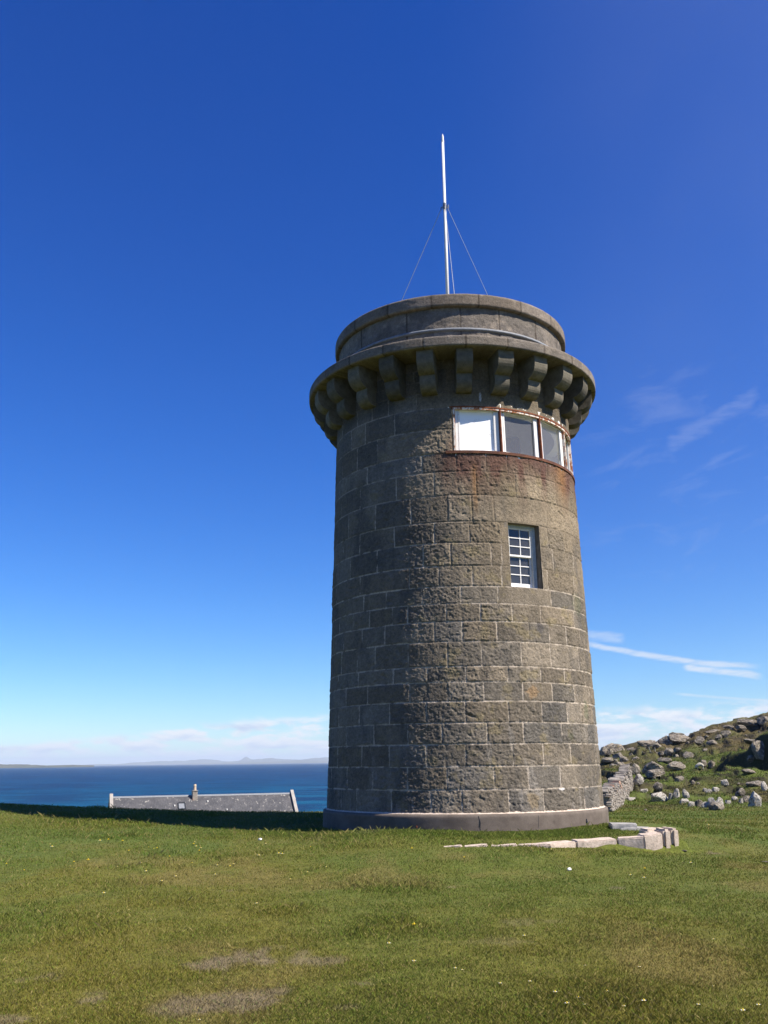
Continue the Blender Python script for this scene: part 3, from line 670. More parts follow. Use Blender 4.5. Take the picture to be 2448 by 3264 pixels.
cb = corbel_mesh().build('corbel', M['corbel'], tower)
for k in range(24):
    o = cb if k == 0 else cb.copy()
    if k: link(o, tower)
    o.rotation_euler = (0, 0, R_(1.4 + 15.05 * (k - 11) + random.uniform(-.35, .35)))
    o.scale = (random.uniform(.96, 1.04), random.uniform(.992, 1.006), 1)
# plinth, with a pale ring added along its top for the sunlit ledge
lathe('sunlit_ledge_ring', [(3.40, .508), (3.375, .525), (3.345, .55)], M['kerb'], tower, n=360, relief=.006, seed=16)
lathe('plinth', [(3.462, -.6), (3.462, .44), (3.455, .487), (3.43, .50), (3.30, .515)], M['concrete'], tower, n=360, relief=.004, seed=6)
# cracks and old fixings on the plinth, 3 mm proud of its face
def plinth_crack(a, z0, z1, w, wig):
    mb = MB(); z = z0
    while z > z1:
        a2 = a + random.uniform(-wig, wig); zz = z - .05
        p = [P3(3.466, R_(a - w), z), P3(3.466, R_(a + w), z), P3(3.466, R_(a2 + w), zz), P3(3.466, R_(a2 - w), zz)]
        vs = [mb.bm.verts.new(q) for q in p]; mb.bm.faces.new(vs); a = a2; z = zz
    mb.build('crack', M['hole'], tower)
plinth_crack(0.5, .48, .22, .10, .30); plinth_crack(.9, .40, .27, .12, .2); plinth_crack(22.6, .46, .22, .05, .1); plinth_crack(-46, .45, .22, .05, .1)
for a, z0, m, r in ((46.5, .27, 'hole', .028), (-21.5, .25, 'rust', .016)):
    mb = MB(); mb.tube(P3(3.44, R_(a), z0), P3(3.48, R_(a), z0), r, r, 12); mb.tube(P3(3.44, R_(a), z0 + r * 1.6), P3(3.475, R_(a), z0 + r * 1.6), r * .6, r * .6, 10); mb.build('vent_pipe', M[m], tower)

# reveals of the openings, interior
def arc_strip(r0, r1, a0, a1, z0, z1, n=20):
    """closed block between two radii, two angles (deg), two heights"""
    V = []; A = np.radians(np.linspace(a0, a1, n + 1))
    for a in A:
        for r, z in ((r0, z0), (r1, z0), (r1, z1), (r0, z1)): V.append(P3(r, a, z))
    Fc = []
    for i in range(n):
        for k in range(4): Fc.append((i * 4 + k, i * 4 + (k + 1) % 4, (i + 1) * 4 + (k + 1) % 4, (i + 1) * 4 + k))
    Fc += [(3, 2, 1, 0), (n * 4, n * 4 + 1, n * 4 + 2, n * 4 + 3)]
    return np.array(V), np.array(Fc)
def join_strips(lst):
    V, Fc, b = [], [], 0
    for v, f in lst: V.append(v); Fc.append(f + b); b += len(v)
    return np.vstack(V), np.vstack(Fc)
def reveal(a0, a1, z0, z1, depth, mat, name):
    ro = Rw((z0 + z1) / 2) - .004; rt = Rw(z1) - .003; rb = Rw(z0) - .003; ri = ro - depth; e = 1.6
    S = [arc_strip(ri, rt, a0 - .9, a1 + .9, z1, z1 + .12), arc_strip(ri, rb, a0 - .9, a1 + .9, z0 - .12, z0),
         arc_strip(ri, min(rt, rb), a0 - e, a0, z0 - .02, z1 + .02, 2), arc_strip(ri, min(rt, rb), a1, a1 + e, z0 - .02, z1 + .02, 2)]
    V, Fc = join_strips(S); return mesh_np(name, V, Fc, mat, tower, smooth=False)
reveal(*SW, .62, M['reveal'], 'window_reveal')
reveal(*BW, .42, M['plaster'], 'window_reveal')
# rooms: lining with the same openings, floors, ceiling
def lining(rad, z0, z1, op, name):
    n = 360; deg = -180 + np.arange(n); zs = sorted(set([z0, z1] + [op[2], op[3]])); V = []; Fc = []
    for a in deg:
        for z in zs: V.append(P3(rad, R_(a), z))
    m = len(zs)
    for i in range(n):
        for j in range(m - 1):
            if op[0] - .5 <= deg[i] < op[1] and zs[j] >= op[2] - .01 and zs[j + 1] <= op[3] + .01: continue
            i2 = (i + 1) % n; Fc.append((i * m + j, i * m + j + 1, i2 * m + j + 1, i2 * m + j))
    return mesh_np(name, np.array(V), np.array(Fc), M['plaster'], tower)
lining(2.72, 7.95, 11.35, BW, 'interior_lining'); lining(2.62, 4.4, 7.6, SW, 'interior_lining')
def disc(r, z, th, name, mat):
    mb = MB(); mb.tube((0, 0, z), (0, 0, z + th), r, r, 64); mb.build(name, mat, tower)
disc(3.0, 7.70, .2, 'floor', M['floor_in']); disc(2.9, 11.35, .12, 'ceiling', M['plaster']); disc(3.0, 4.1, .2, 'floor', M['floor_in'])
mb = MB()
for k in range(-4, 5): mb.box((k * .62, 0, 11.33), (.03, 5.2 * math.sqrt(max(.05, 1 - (k * .62 / 2.75) ** 2)), .03))
for k in range(-2, 3): mb.box((0, k * 1.1, 11.24), (5.0 * math.sqrt(max(.05, 1 - (k * 1.1 / 2.75) ** 2)), .14, .16))
mb.build('ceiling_beam', M['plaster'], tower)

# band of windows
def q_panel(a0, a1, z0, z1, inset0=.085, lean=0):
    """corners of a flat pane on the chord between two angles, a little inside the wall face"""
    r0 = Rw(z0) - inset0; r1 = Rw(z1) - inset0
    return Vector(P3(r0, R_(a0), z0)), Vector(P3(r0, R_(a1), z0)), Vector(P3(r1, R_(a1), z1)), Vector(P3(r1, R_(a0), z1))
def bar(mb, a, b, n, w, d, sh=None):
    """bar from a to b, w wide across, d deep along outward normal n"""
    a = Vector(a); b = Vector(b); t = (b - a).normalized(); s = t.cross(n).normalized() * (w / 2); m = n * (d / 2)
    mb.hexa([a - s - m, a + s - m, b + s - m, b - s - m, a - s + m, a + s + m, b + s + m, b - s + m])
MUL = [-4.2 + 21.55 * k for k in range(6)]; MUL[0] = BW[0] + .9; MUL[-1] = BW[1] - .9
zb0, zb1 = BW[2], BW[3]
# rusty steel head and sill that follow the wall
V, Fc = arc_strip(Rw(zb0) - .12, Rw(zb0) + .035, BW[0] - 3.0, BW[1] + 1.5, zb0 - .055, zb0 + .012, 70); mesh_np('window_sill', V, Fc, M['sill_rust'], tower, smooth=False)
V, Fc = arc_strip(Rw(zb1) - .12, Rw(zb1) + .02, BW[0] - 1.0, BW[1] + .6, zb1 - .012, zb1 + .022, 70); mesh_np('window_head', V, Fc, M['rust'], tower, smooth=False)
for k, a in enumerate(MUL):
    mb = MB(); th = R_(a); n = Vector(P3(1, th, 0)); w = .038 if 0 < k < 5 else .045
    bar(mb, P3(Rw(zb0) - .035, th, zb0), P3(Rw(zb1) - .035, th, zb1), n, w, .10)
    mb.build('mullion', M['rust' if k in (1, 2) else 'rusty'], tower, bevel=.006)
for k in range(5):
    a0, a1 = MUL[k], MUL[k + 1]; c = q_panel(a0, a1, zb0, zb1); mid = (c[0] + c[1] + c[2] + c[3]) / 4
    n = (c[1] - c[0]).cross(c[3] - c[0]).normalized()
    if n.dot(Vector(P3(1, R_((a0 + a1) / 2), 0))) < 0: n = -n
    W = (c[1] - c[0]).length; ex = (c[1] - c[0]).normalized(); ez = (c[3] - c[0]).normalized(); H = (c[3] - c[0]).length
    def pt(u, v, o=0): return c[0] + ex * u + ez * v + n * o
    f = MB(); m0 = .045
    bar(f, pt(m0, .03), pt(W - m0, .03), n, .062, .07); bar(f, pt(m0, H - .03), pt(W - m0, H - .03), n, .055, .075)
    bar(f, pt(m0 + .012, .0), pt(m0 + .012, H), n, .065, .066); bar(f, pt(W - m0 - .02, 0), pt(W - m0 - .02, H), n, .075, .066)
    # opening casement inside, standing slightly proud on one side
    bar(f, pt(W - m0 - .085, .05, .016), pt(W - m0 - .085, H - .07, .016), n, .045, .05)
    bar(f, pt(m0 + .07, .05, .012), pt(m0 + .07, H - .07, .012), n, .04, .05)
    fr = f.build('window', M['white'], tower, bevel=.004)
    if k == 0:
        b = MB(); bar(b, pt(W / 2, .04, -.015), pt(W / 2, H - .05, -.015), n, W - .14, .02); b.build('board', M['board'], fr)
    else:
        b = MB(); vs = [b.bm.verts.new(p) for p in (pt(.06, .04, -.01), pt(W - .06, .04, -.01), pt(W - .06, H - .04, -.01), pt(.06, H - .04, -.01))]; b.bm.faces.new(vs)
        b.build('pane', M['dusty_glass'], fr)
# painted timber strip along the top of the band
V, Fc = arc_strip(Rw(zb1) - .06, Rw(zb1) + .008, BW[0] + .5, BW[1] - .5, zb1 - .055, zb1 - .013, 70); mesh_np('head_strip', V, Fc, M['rusty'], tower, smooth=False)

# sash window in its deep opening
def sash_window():
    a0, a1, z0, z1 = SW; th = R_((a0 + a1) / 2); rad = Rw(6.2) - .25
    c = Vector(P3(rad, th, z0)); n = Vector(P3(1, th, 0)).normalized(); ex = Vector((math.cos(th), math.sin(th), 0)); ez = Vector((0, 0, 1))
    W = 2 * rad * math.tan(R_((a1 - a0) / 2)) - .0; H = z1 - z0
    def pt(u, v, o=0): return c + ex * u + ez * v + n * o
    win = MB()
    bar(win, pt(-W / 2 + .03, 0), pt(-W / 2 + .03, H), n, .07, .12); bar(win, pt(W / 2 - .045, 0), pt(W / 2 - .045, H), n, .10, .12)
    bar(win, pt(-W / 2 + .06, H - .035), pt(W / 2 - .09, H - .035), n, .08, .12)
    w = win.build('sash_window', M['greywood'], tower, bevel=.004)
    s = MB(); bar(s, pt(-W / 2, .02, .03), pt(W / 2 - .06, .02, .03), n, .045, .10); s.build('sill', M['white'], w, bevel=.004)
    xl, xr = -W / 2 + .065, W / 2 - .095
    for (lo, hi, off) in ((.05, H * .52, -.03), (H * .505, H - .075, .012)):
        s = MB(); low = off < 0
        bar(s, pt(xl, lo + (.045 if low else .02), off), pt(xr, lo + (.045 if low else .02), off), n, .09 if low else .042, .04)
        bar(s, pt(xl, hi - .015, off), pt(xr, hi - .015, off), n, .03, .04)
        bar(s, pt(xl + .02, lo, off), pt(xl + .02, hi, off), n, .04, .036); bar(s, pt(xr - .02, lo, off), pt(xr - .02, hi, off), n, .04, .036)
        l2 = lo + (.09 if low else .04)
        for q in (1, 2): bar(s, pt(xl, l2 + (hi - .03 - l2) * q / 3, off), pt(xr, l2 + (hi - .03 - l2) * q / 3, off), n, .022, .036)
        bar(s, pt(0, l2, off), pt(0, hi - .02, off), n, .020, .034)
        sh = s.build('sash', M['white'], w)
        g = MB(); vs = [g.bm.verts.new(p) for p in (pt(xl, lo, off - .003), pt(xr, lo, off - .003), pt(xr, hi, off - .003), pt(xl, hi, off - .003))]; g.bm.faces.new(vs)
        g.build('pane', M['glass'], w)
sash_window()
# dark blue cupboard seen through the second pane of the band
cbx = empty('wall_cupboard', (TX + 1.62, TD - .18, 7.9), R_(78)); tag(cbx, 'dark blue cupboard seen through the second pane of the rusty window band', 'cupboard')
MB().box((0, 0, 1.05), (.40, .34, 2.1)).build('cabinet', M['blue'], cbx, bevel=.01)
MB().box((-.005, -.182, 1.05), (.36, .02, 2.0)).build('door', M['blue'], cbx, bevel=.004)

# ------------------------------------------------------------------ flagpole
fp = tag(empty('flagpole', (TX, TD, 12.0)), 'tall white flagpole on the tower roof held by three thin guy wires', 'flagpole')
MB().tube((0, 0, 0), (0, 0, 7.50), .054, .038, 20).build('pole', M['pole'], fp, smooth=True)
b = MB(); b.tube((0, 0, 7.50), (0, 0, 7.53), .046, .046, 16); b.tube((0, 0, 7.53), (0, 0, 7.68), .036, .034, 16); b.tube((0, 0, 7.68), (0, 0, 7.78), .034, .008, 16); b.build('finial', M['pole'], fp)
b = MB(); b.tube((0, 0, 5.20), (0, 0, 5.40), .056, .056, 16)
for a in (0, 120, -120, 60): b.tube(P3(.05, R_(a), 5.32), P3(.12, R_(a), 5.28), .014, .014, 8); b.tube(P3(.12, R_(a), 5.33), P3(.12, R_(a), 5.22), .012, .012, 8)
b.build('collar', M['collar'], fp)
for a in (0, 120, -120):
    MB().tube(P3(.11, R_(a), 5.27), P3(2.62, R_(a), .55), .0075, .0075, 6).build('guy_wire', M['rope'], fp)

# ------------------------------------------------------------------ kerb and slab by the tower
def rough_block(name, P, mat, parent=None, lvl=3, amp=.02, seed=0, origin=None, bev=.03):
    """a dressed block with worn arrises: 8 corners (bottom 4 then top 4)"""
    mb = MB(); mb.hexa(P); bmesh.ops.bevel(mb.bm, geom=list(mb.bm.edges), offset=bev, segments=2, affect='EDGES')
    bmesh.ops.subdivide_edges(mb.bm, edges=[e for e in mb.bm.edges if e.calc_length() > .08], cuts=lvl, use_grid_fill=True)
    for v in mb.bm.verts:
        n = fbm(np.array([v.co.x * 9 + v.co.z * 4]), np.array([v.co.y * 9 + v.co.z * 7]), seed, 3)[0] - .5
        n2 = fbm(np.array([v.co.y * 8 - v.co.z * 5]), np.array([v.co.x * 8 + 3]), seed + 9, 3)[0] - .5
        v.co += Vector((n, n2, n * .8 - n2 * .5)) * amp * 2
    o = mb.build(name, mat, parent, smooth=False)
    return o
KP = [(1392, 2695, .15, .03), (1470, 2694.5, .16, .03), (1556, 2693, .165, .04), (1650, 2692, .17, .04), (1752, 2690, .18, .05), (1837, 2681, .20, .05), (1967, 2672, .23, .07), (2052, 2663, .28, .10), (2112, 2650, .34, .14)]
KPTS = []
for (px, py, z, _) in KP:
    d = ray(px, py); P = np.array([0, 0, EYE]) + d * ((z - EYE) / d[2]); KPTS.append(Vector(P))
klab = ['flat sunken kerb stone at the far left end of the curved kerb', 'second sunken kerb stone from the left end of the curved kerb', 'narrow sunken kerb stone below the crack in the tower plinth', 'low kerb stone flush with the turf in the middle of the curved kerb',
        'long pale low kerb stone where the curved kerb begins to show a face', 'rough pale kerb stone of middling height in the curved kerb', 'split pale kerb stone with a dark gap on its left', 'tall pale kerb block next to the end pier of the curved kerb']
def dgz(p): return float(Gz(np.array([p.x]), np.array([p.y]), False)[0])
for i in range(len(KPTS) - 1):
    a, b = KPTS[i], KPTS[i + 1]; t = (b - a); t.z = 0; tl = t.length; t.normalize(); nn = Vector((-t.y, t.x, 0)) * (.26 + .03 * (i % 3))
    g = .003; A = a + t * g; B = b - t * (g + random.uniform(0, .008)); za = a.z - random.uniform(0, .010) - (.018 if i < 4 else 0); zb_ = a.z * .45 + b.z * .55
    if i < 2 or i == 2: A = A + t * random.uniform(.02, .10); nn = nn * .6
    P = [(A.x, A.y, -.25), (B.x, B.y, -.25), (B.x + nn.x, B.y + nn.y, -.25), (A.x + nn.x, A.y + nn.y, -.25),
         (A.x, A.y, za), (B.x, B.y, zb_), (B.x + nn.x, B.y + nn.y, zb_ + .012), (A.x + nn.x, A.y + nn.y, za + .012)]
    o = rough_block('kerb_stone', P, M['kerb'], seed=i, amp=.014, bev=.018); tag(o, klab[i], 'kerb stone', 'granite kerb stones curving round the tower')
E_ = KPTS[-1]; t = (KPTS[-1] - KPTS[-2]); t.z = 0; t.normalize(); nn = Vector((-t.y, t.x, 0))
def pier(A, w, dpt, z, lab, seed, rot=0.0):
    tt = Matrix.Rotation(rot, 3, 'Z') @ t; n2 = Matrix.Rotation(rot, 3, 'Z') @ nn
    B = A + tt * w; C_ = B + n2 * dpt; D_ = A + n2 * dpt
    P = [(q.x, q.y, -.25) for q in (A, B, C_, D_)] + [(q.x, q.y, zz) for q, zz in ((A, z), (B, z), (C_, z + .01), (D_, z + .01))]
    o = rough_block('kerb_stone', P, M['kerb'], seed=seed, amp=.012, bev=.04); tag(o, lab, 'kerb stone', 'granite kerb stones curving round the tower'); return B
Bq = pier(E_ + t * .02, .15, .40, .375, 'narrow upright pale block left of the end block of the kerb', 21)
pier(Bq + t * .015, .15, .40, .385, 'upright pale granite block at the right end of the curved kerb', 22, .12)
Cq = E_ + nn * .47 - t * .06
pier(Cq, .38, .28, .345, 'pale granite block set behind the right end block of the kerb', 23, .25)
# grey stone slab leading to the far side of the tower
s0 = ray(1946, 2637); S0 = np.array([0, 0, EYE]) + s0 * ((.22 - EYE) / s0[2])
def gp(px, py, z): d = ray(px, py); return np.array([0, 0, EYE]) + d * ((z - EYE) / d[2])
P = [gp(1950, 2640, .20), gp(2032, 2639, .20), gp(2028, 2619, .30), gp(1938, 2617, .30)]
o = rough_block('stone_slab', [(q[0], q[1], 0.0) for q in P] + [(q[0], q[1], .275) for q in P], M['slab'], seed=31, amp=.01, bev=.02); tag(o, 'grey stone slab stepping out of the right side of the tower', 'slab', 'grey slabs by the tower')
P = [gp(1975, 2643, .19), gp(2072, 2641, .19), gp(2070, 2636, .20), gp(2030, 2634, .20)]
o = rough_block('stone_slab', [(q[0], q[1], 0.0) for q in P] + [(q[0], q[1], .205) for q in P], M['slab'], seed=33, amp=.008, bev=.015); tag(o, 'thin low grey slab in the grass just in front of the thicker slab', 'slab', 'grey slabs by the tower')

# ------------------------------------------------------------------ rocks
ROCKS = []
def rock_mesh(seed, sub=4, planes=16, flat=.75, rough=.05, ang=.70, mat='rock'):
    rng = np.random.default_rng(seed)
    bm = bmesh.new(); bmesh.ops.create_icosphere(bm, subdivisions=sub, radius=1.0)
    V = np.array([v.co[:] for v in bm.verts])
    for _ in range(planes):
        n = rng.normal(size=3); n /= np.linalg.norm(n); dd = rng.uniform(ang - .12, ang + .12); k = V @ n - dd
        V = V - np.outer(np.maximum(k, 0), n) * .94
    n3 = (fbm(V[:, 0] * 3 + seed, V[:, 1] * 3 + V[:, 2] * 2, seed, 4, .6) - .5) + (fbm(V[:, 2] * 4 + seed, V[:, 1] * 3 - V[:, 0] * 2, seed + 3, 4, .6) - .5)
    V = V * (1 + rough * 2.4 * n3)[:, None]
    n4 = fbm(V[:, 0] * 9 + seed, V[:, 2] * 9 + V[:, 1] * 5, seed + 6, 3, .6) - .5
    V = V * (1 + rough * .9 * n4)[:, None]
    V = V / np.abs(V).max(0)
    for v, c in zip(bm.verts, V): v.co = c
    me = bpy.data.meshes.new('rock'); bm.to_mesh(me); bm.free(); me.materials.append(M[mat])
    for p in me.polygons: p.use_smooth = False
    return me
def put_rock(me, x, y, w, h, dpt, rz, sink=.25, tilt=0.0, label=None, name='rock', group=None, cat='rock'):
    o = bpy.data.objects.new(name, me); z = float(Gz(np.array([x]), np.array([y]))[0])
    o.location = (x, y, z + h * (1 - 2 * sink) / 2 * 1.0); o.scale = (w / 2, dpt / 2, h / 2 * 1.05); o.rotation_euler = (tilt * .5, tilt, rz)
    link(o); tag(o, label, cat, group); ROCKS.append((x, y, max(w, dpt) * .5)); return o
# main boulders: (zoomed x, base y, width, height in zoom pixels; label), zoom = 2.56 x from (1800, 2250)
BIG = [
 (735, 535, 175, 95, 'large rounded grey boulder right of the end of the drystone wall', .8),
 (570, 550, 110, 75, 'squarish grey boulder touching the far end of the drystone wall', .8),
 (925, 527, 150, 65, 'low flat-topped pale boulder right of the large rounded boulder', .9),
 (745, 598, 165, 55, 'low mottled slab of rock below the large rounded boulder', .9),
 (950, 615, 80, 55, 'small dark pointed rock alone on the slope under the sheep', .8),
 (612, 650, 95, 75, 'pale jagged rock below the squarish boulder by the wall', .8),
 (545, 610, 60, 60, 'dark upright rock between the wall end and the pale jagged rock', .8),
 (650, 712, 75, 35, 'small pale rock above the left end of the long bottom rock', .9),
 (785, 785, 150, 75, 'long tilted grey rock at the foot of the hill', .7),
 (775, 725, 75, 70, 'dark earthy rock above the long tilted rock', .8),
 (868, 765, 40, 60, 'thin leaning rock right of the long tilted rock', .8),
 (920, 750, 55, 75, 'upright weathered rock left of centre in the row at the hill foot', .8),
 (995, 750, 50, 70, 'leaning white-streaked rock in the row at the hill foot', .8),
 (980, 795, 75, 45, 'low grey rock at the left end of the ruined stone row', .8),
 (1045, 822, 75, 60, 'first rounded stone of the ruined row at the hill foot', .9),
 (1105, 825, 70, 60, 'dark rounded stone second in the ruined row', .9),
 (1160, 830, 70, 60, 'tall rounded stone in the middle of the ruined row', .9),
 (1215, 830, 75, 80, 'pale mottled stone in the ruined row below the slope', .9),
 (1270, 815, 75, 70, 'rounded stone at the right end of the ruined row', .9),
 (1335, 800, 50, 35, 'small white stone right of the ruined row', .9),
 (1395, 775, 60, 35, 'small pale rock between the ruined row and the upright stones', .9),
 (1445, 800, 35, 55, 'narrow white upright stone left of the big white rock', .8),
 (1495, 790, 85, 55, 'dark low rock leaning on the left of the big white rock', .8),
 (1570, 822, 105, 140, 'big white lichened standing rock near the right edge', .8),
 (1450, 745, 90, 65, 'dark boulder above the narrow white upright stone', .8),
 (1320, 690, 80, 45, 'white streaked rock on the slope above the ruined row', .9),
 (1235, 705, 60, 40, 'pale angular rock left of the white streaked rock', .9),
 (1180, 712, 50, 30, 'small whitish rock in the cluster on the lower slope', .9),
 (1150, 700, 40, 25, 'smallest rock at the left of the cluster on the lower slope', .9),
 (1055, 640, 40, 30, 'small pale rock in the grass right of the dark pointed rock', .9),
 (1520, 560, 115, 35, 'flat pale ledge of rock in the pasture near the right edge', .9),
 (1580, 650, 150, 45, 'dark low ledge of rock at the right edge below the pasture', .9),
 (1640, 690, 60, 65, 'grey rock cut by the right edge above the big white rock', .8),
 (1205, 505, 65, 60, 'leaning grey rock right of the sheep', .8),
 (1140, 490, 60, 40, 'dark rock just above the sheep', .8),
 (450, 800, 75, 60, 'rounded rock at the near foot of the drystone wall', .9),
 (545, 780, 80, 28, 'low flat rock in the grass right of the drystone wall', .9),
 (410, 372, 175, 85, 'big grey rounded outcrop on the skyline beside the tower', .8),
 (320, 410, 75, 85, 'dark outcrop on the skyline against the tower edge', .8),
 (375, 400, 60, 50, 'small dark block under the skyline outcrop beside the tower', .8),
 (690, 345, 180, 65, 'dark long outcrop on the skyline left of the pale peaked rock', .8),
 (565, 355, 70, 35, 'low rock on the skyline between two outcrops', .8),
 (850, 305, 140, 60, 'dark shoulder of rock joined to the pale peaked rock', .8),
 (935, 290, 190, 75, 'pale peaked rock highest on the middle skyline', .8),
 (885, 375, 130, 60, 'dark rounded boulder below the pale peaked rock', .8),
 (820, 415, 120, 50, 'dark wedge of rock in the slope below the skyline', .8),
 (760, 345, 90, 40, 'grey slab between the long outcrop and the dark boulder', .8),
 (1105, 310, 85, 55, 'dark round rock on the upper slope right of the pale peak', .8),
 (1215, 320, 85, 50, 'dark rock on the upper slope, middle one of three', .8),
 (1265, 270, 60, 40, 'pale topped rock high on the slope', .8),
 (1325, 250, 75, 45, 'dark rock under the right skyline', .8),
 (1455, 230, 90, 35, 'long low grey rock under the right skyline', .9),
 (1345, 185, 80, 35, 'dark jutting rock on the right skyline', .8),
 (1225, 215, 150, 30, 'long low ledge on the skyline right of the pale peak', .9),
 (1530, 160, 200, 45, 'pale craggy ledge on the skyline near the right edge', .9),
 (1640, 140, 110, 55, 'highest crag on the skyline at the right edge', .8),
 (1620, 470, 130, 120, 'large dark crag in the shaded hollow at the right edge', .8),
 (1540, 470, 90, 45, 'dark boulder at the mouth of the shaded hollow', .8),
 (1560, 320, 170, 30, 'dark overhanging lip of rock above the shaded hollow', .9),
 (1020, 420, 90, 50, 'dark jagged rock in the middle of the slope', .8),
 (830, 470, 110, 50, 'dark sunken rock above the large rounded boulder', .8),
 (925, 400, 70, 35, 'grey rock on the slope below the dark rounded boulder', .8),
 (1150, 370, 50, 25, 'small pinkish rock on the upper slope', .9),
 (440, 420, 80, 45, 'broken grey rock above the drystone wall', .8),
 (490, 470, 70, 40, 'rock lying just above the far end of the drystone wall', .8),
 (355, 470, 110, 35, 'flat pale rock behind the drystone wall', .9)]
for i, (zx, zy, zw, zh, lab, fl) in enumerate(BIG):
    px, py = 1800 + zx / 2.56, 2250 + zy / 2.56
    P = ground_hit(px, py, 30); dist = math.hypot(P[0], P[1])
    if dist > 128: dist = 128.0; q = ray(px, py); q = q / math.hypot(q[0], q[1]) * dist; P = q
    w = zw / 2.56 * dist / F0; h = zh / 2.56 * dist / F0
    me = rock_mesh(100 + i, 4 if zw > 60 else 3, 9 + i % 5, rough=.085, ang=.66, mat='pale_rock' if 640 < zy < 840 and not ('dark' in lab) else 'rock')
    nm = 'boulder' if zw > 100 else 'rock'
    put_rock(me, P[0], P[1] + w * .25, w * 1.06, h * 1.28, w * random.uniform(.55, .85), random.uniform(-.5, .5), .33, random.uniform(-.15, .15), lab, nm)
# scattered smaller rocks over the hill, all alike
SM = [rock_mesh(300 + i, 3, 12, rough=.07) for i in range(10)]
cnt = 0
rr = random.Random(4)
while cnt < 140:
    az = rr.uniform(13.0, 26.5) if rr.random() < .85 else rr.uniform(13, 18); d = 50 + 82 * rr.random() ** .7
    x, y = d * math.sin(R_(az)), d * math.cos(R_(az))
    u = 1224 + F0 * x / y / math.cos(PITCH)
    dens = float(fbm(np.array([x * .10]), np.array([y * .10]), 55, 3)[0]) + (.22 if u < 2100 and d > 85 else 0) + (.08 if d < 62 and u > 2120 else 0)
    if dens < .50 + .12 * rr.random(): continue
    if 2150 < u < 2300 and 78 < d < 100 and rr.random() < .7: continue
    w = rr.choice([.2, .25, .3, .4, .5, .7, 1.0]) * rr.uniform(.8, 1.3) * (1.2 if u < 2060 and d > 90 else .95)
    put_rock(SM[cnt % 10], x, y, w, w * rr.uniform(.45, .9), w * rr.uniform(.6, 1), rr.uniform(0, 6.28), .42, rr.uniform(-.3, .3), 'loose lichened grey rock scattered on the rough hillside', 'hillside_rock', 'loose rocks scattered over the hillside'); cnt += 1
# little stones on the lawn
for (px, py, wpx, lab) in ((829, 2680, 12, 'small white stone on the lawn in front of the tower shadow'), (1815, 2775, 14, 'white pebble in the lawn below the right half of the kerb'), (2180, 2713, 22, 'flat grey stone sunk in the grass right of the kerb end'), (2444, 2749, 26, 'flat pale stone sunk in the grass at the right edge of the lawn')):
    P = ground_hit(px, py, 5, 40); w = wpx * P[1] / F0
    flat = wpx > 18
    o = put_rock(rock_mesh(500 + px, 3, 8, rough=.05), P[0], P[1], w, w * (.18 if flat else .7), w * (1.4 if flat else .8), .3, .15, 0, lab, 'pebble' if not flat else 'flat_stone', cat='stone')
    if not flat: o.data.materials.clear(); o.data.materials.append(M['petal'])

# ------------------------------------------------------------------ drystone wall
def dyke():
    a = ground_hit(1952, 2572, 30); b = ground_hit(2000, 2500, 40)
    A = np.array([a[0], a[1]]); B = np.array([b[0], b[1]]); t = (B - A); Lw = np.hypot(*t); t /= Lw; n = np.array([t[1], -t[0]])   # n = lit side
    if n[0] < 0: n = -n
    A = A - t * 7.0; Lw += 7.0
    mb = MB(); rr = random.Random(9); ang = math.atan2(t[1], t[0])
    def hgt(s): return 1.0 + .50 * s / Lw + .06 * math.sin(s * 1.3) + .04 * math.sin(s * 3.1)
    for side in (1, -1):
        z = 0
        while z < 1.6:
            ch = rr.uniform(.09, .17); s = rr.uniform(-.2, 0)
            while s < Lw:
                w = rr.uniform(.14, .42)
                if z < hgt(s) - .12:
                    p = A + t * (s + w / 2) + n * side * (.34 - .10 * z / 1.5 + rr.uniform(-.03, .03))
                    g = float(Gz(p[0:1], p[1:2], False)[0])
                    rot = (Matrix.Rotation(ang + rr.uniform(-.08, .08), 3, 'Z') @ Matrix.Rotation(rr.uniform(-.12, .12), 3, 'Y'))
                    mb.box((p[0], p[1], g + z + ch / 2 - .1), (w * .96, .28, ch * .93), rot, .04)
                s += w
            z += ch
    s = 0
    while s < Lw:                                  # cope stones laid across the top
        w = rr.uniform(.12, .30); p = A + t * (s + w / 2); g = float(Gz(p[0:1], p[1:2], False)[0])
        mb.box((p[0], p[1], g + hgt(s) - .02), (w * .9, rr.uniform(.5, .75), rr.uniform(.10, .22)), Matrix.Rotation(ang + rr.uniform(-.1, .1), 3, 'Z') @ Matrix.Rotation(rr.uniform(-.3, .3), 3, 'Y'), .04); s += w
    for i in range(int(Lw / .8)):                  # rubble core
        p = A + t * (i * .8 + .4); g = float(Gz(p[0:1], p[1:2], False)[0]); mb.box((p[0], p[1], g + hgt(i * .8) / 2 - .15), (.86, .45, hgt(i * .8)), Matrix.Rotation(ang, 3, 'Z'))
    o = mb.build('drystone_wall', M['dyke'], bevel=.02); tag(o, 'drystone wall of pinkish grey rubble climbing the hill from behind the tower', 'wall')
dyke()
for (zx, zy, hh, lean, lab) in ((700, 372, 34, .35, 'leaning thin grey fence post on the upper slope, left of two'), (738, 368, 26, .05, 'short upright grey fence post beside the leaning post'), (768, 442, 30, -.7, 'grey post fallen over the dark wedge of rock')):
    P = ground_hit(1800 + zx / 2.56, 2250 + zy / 2.56, 40); d = math.hypot(P[0], P[1]); h = hh / 2.56 * d / F0
    b = MB(); b.tube((P[0], P[1], P[2] - .1), (P[0] - math.sin(lean) * h, P[1], P[2] + math.cos(lean) * h), .06, .05, 8); tag(b.build('fence_post', M['wood']), lab, 'post')

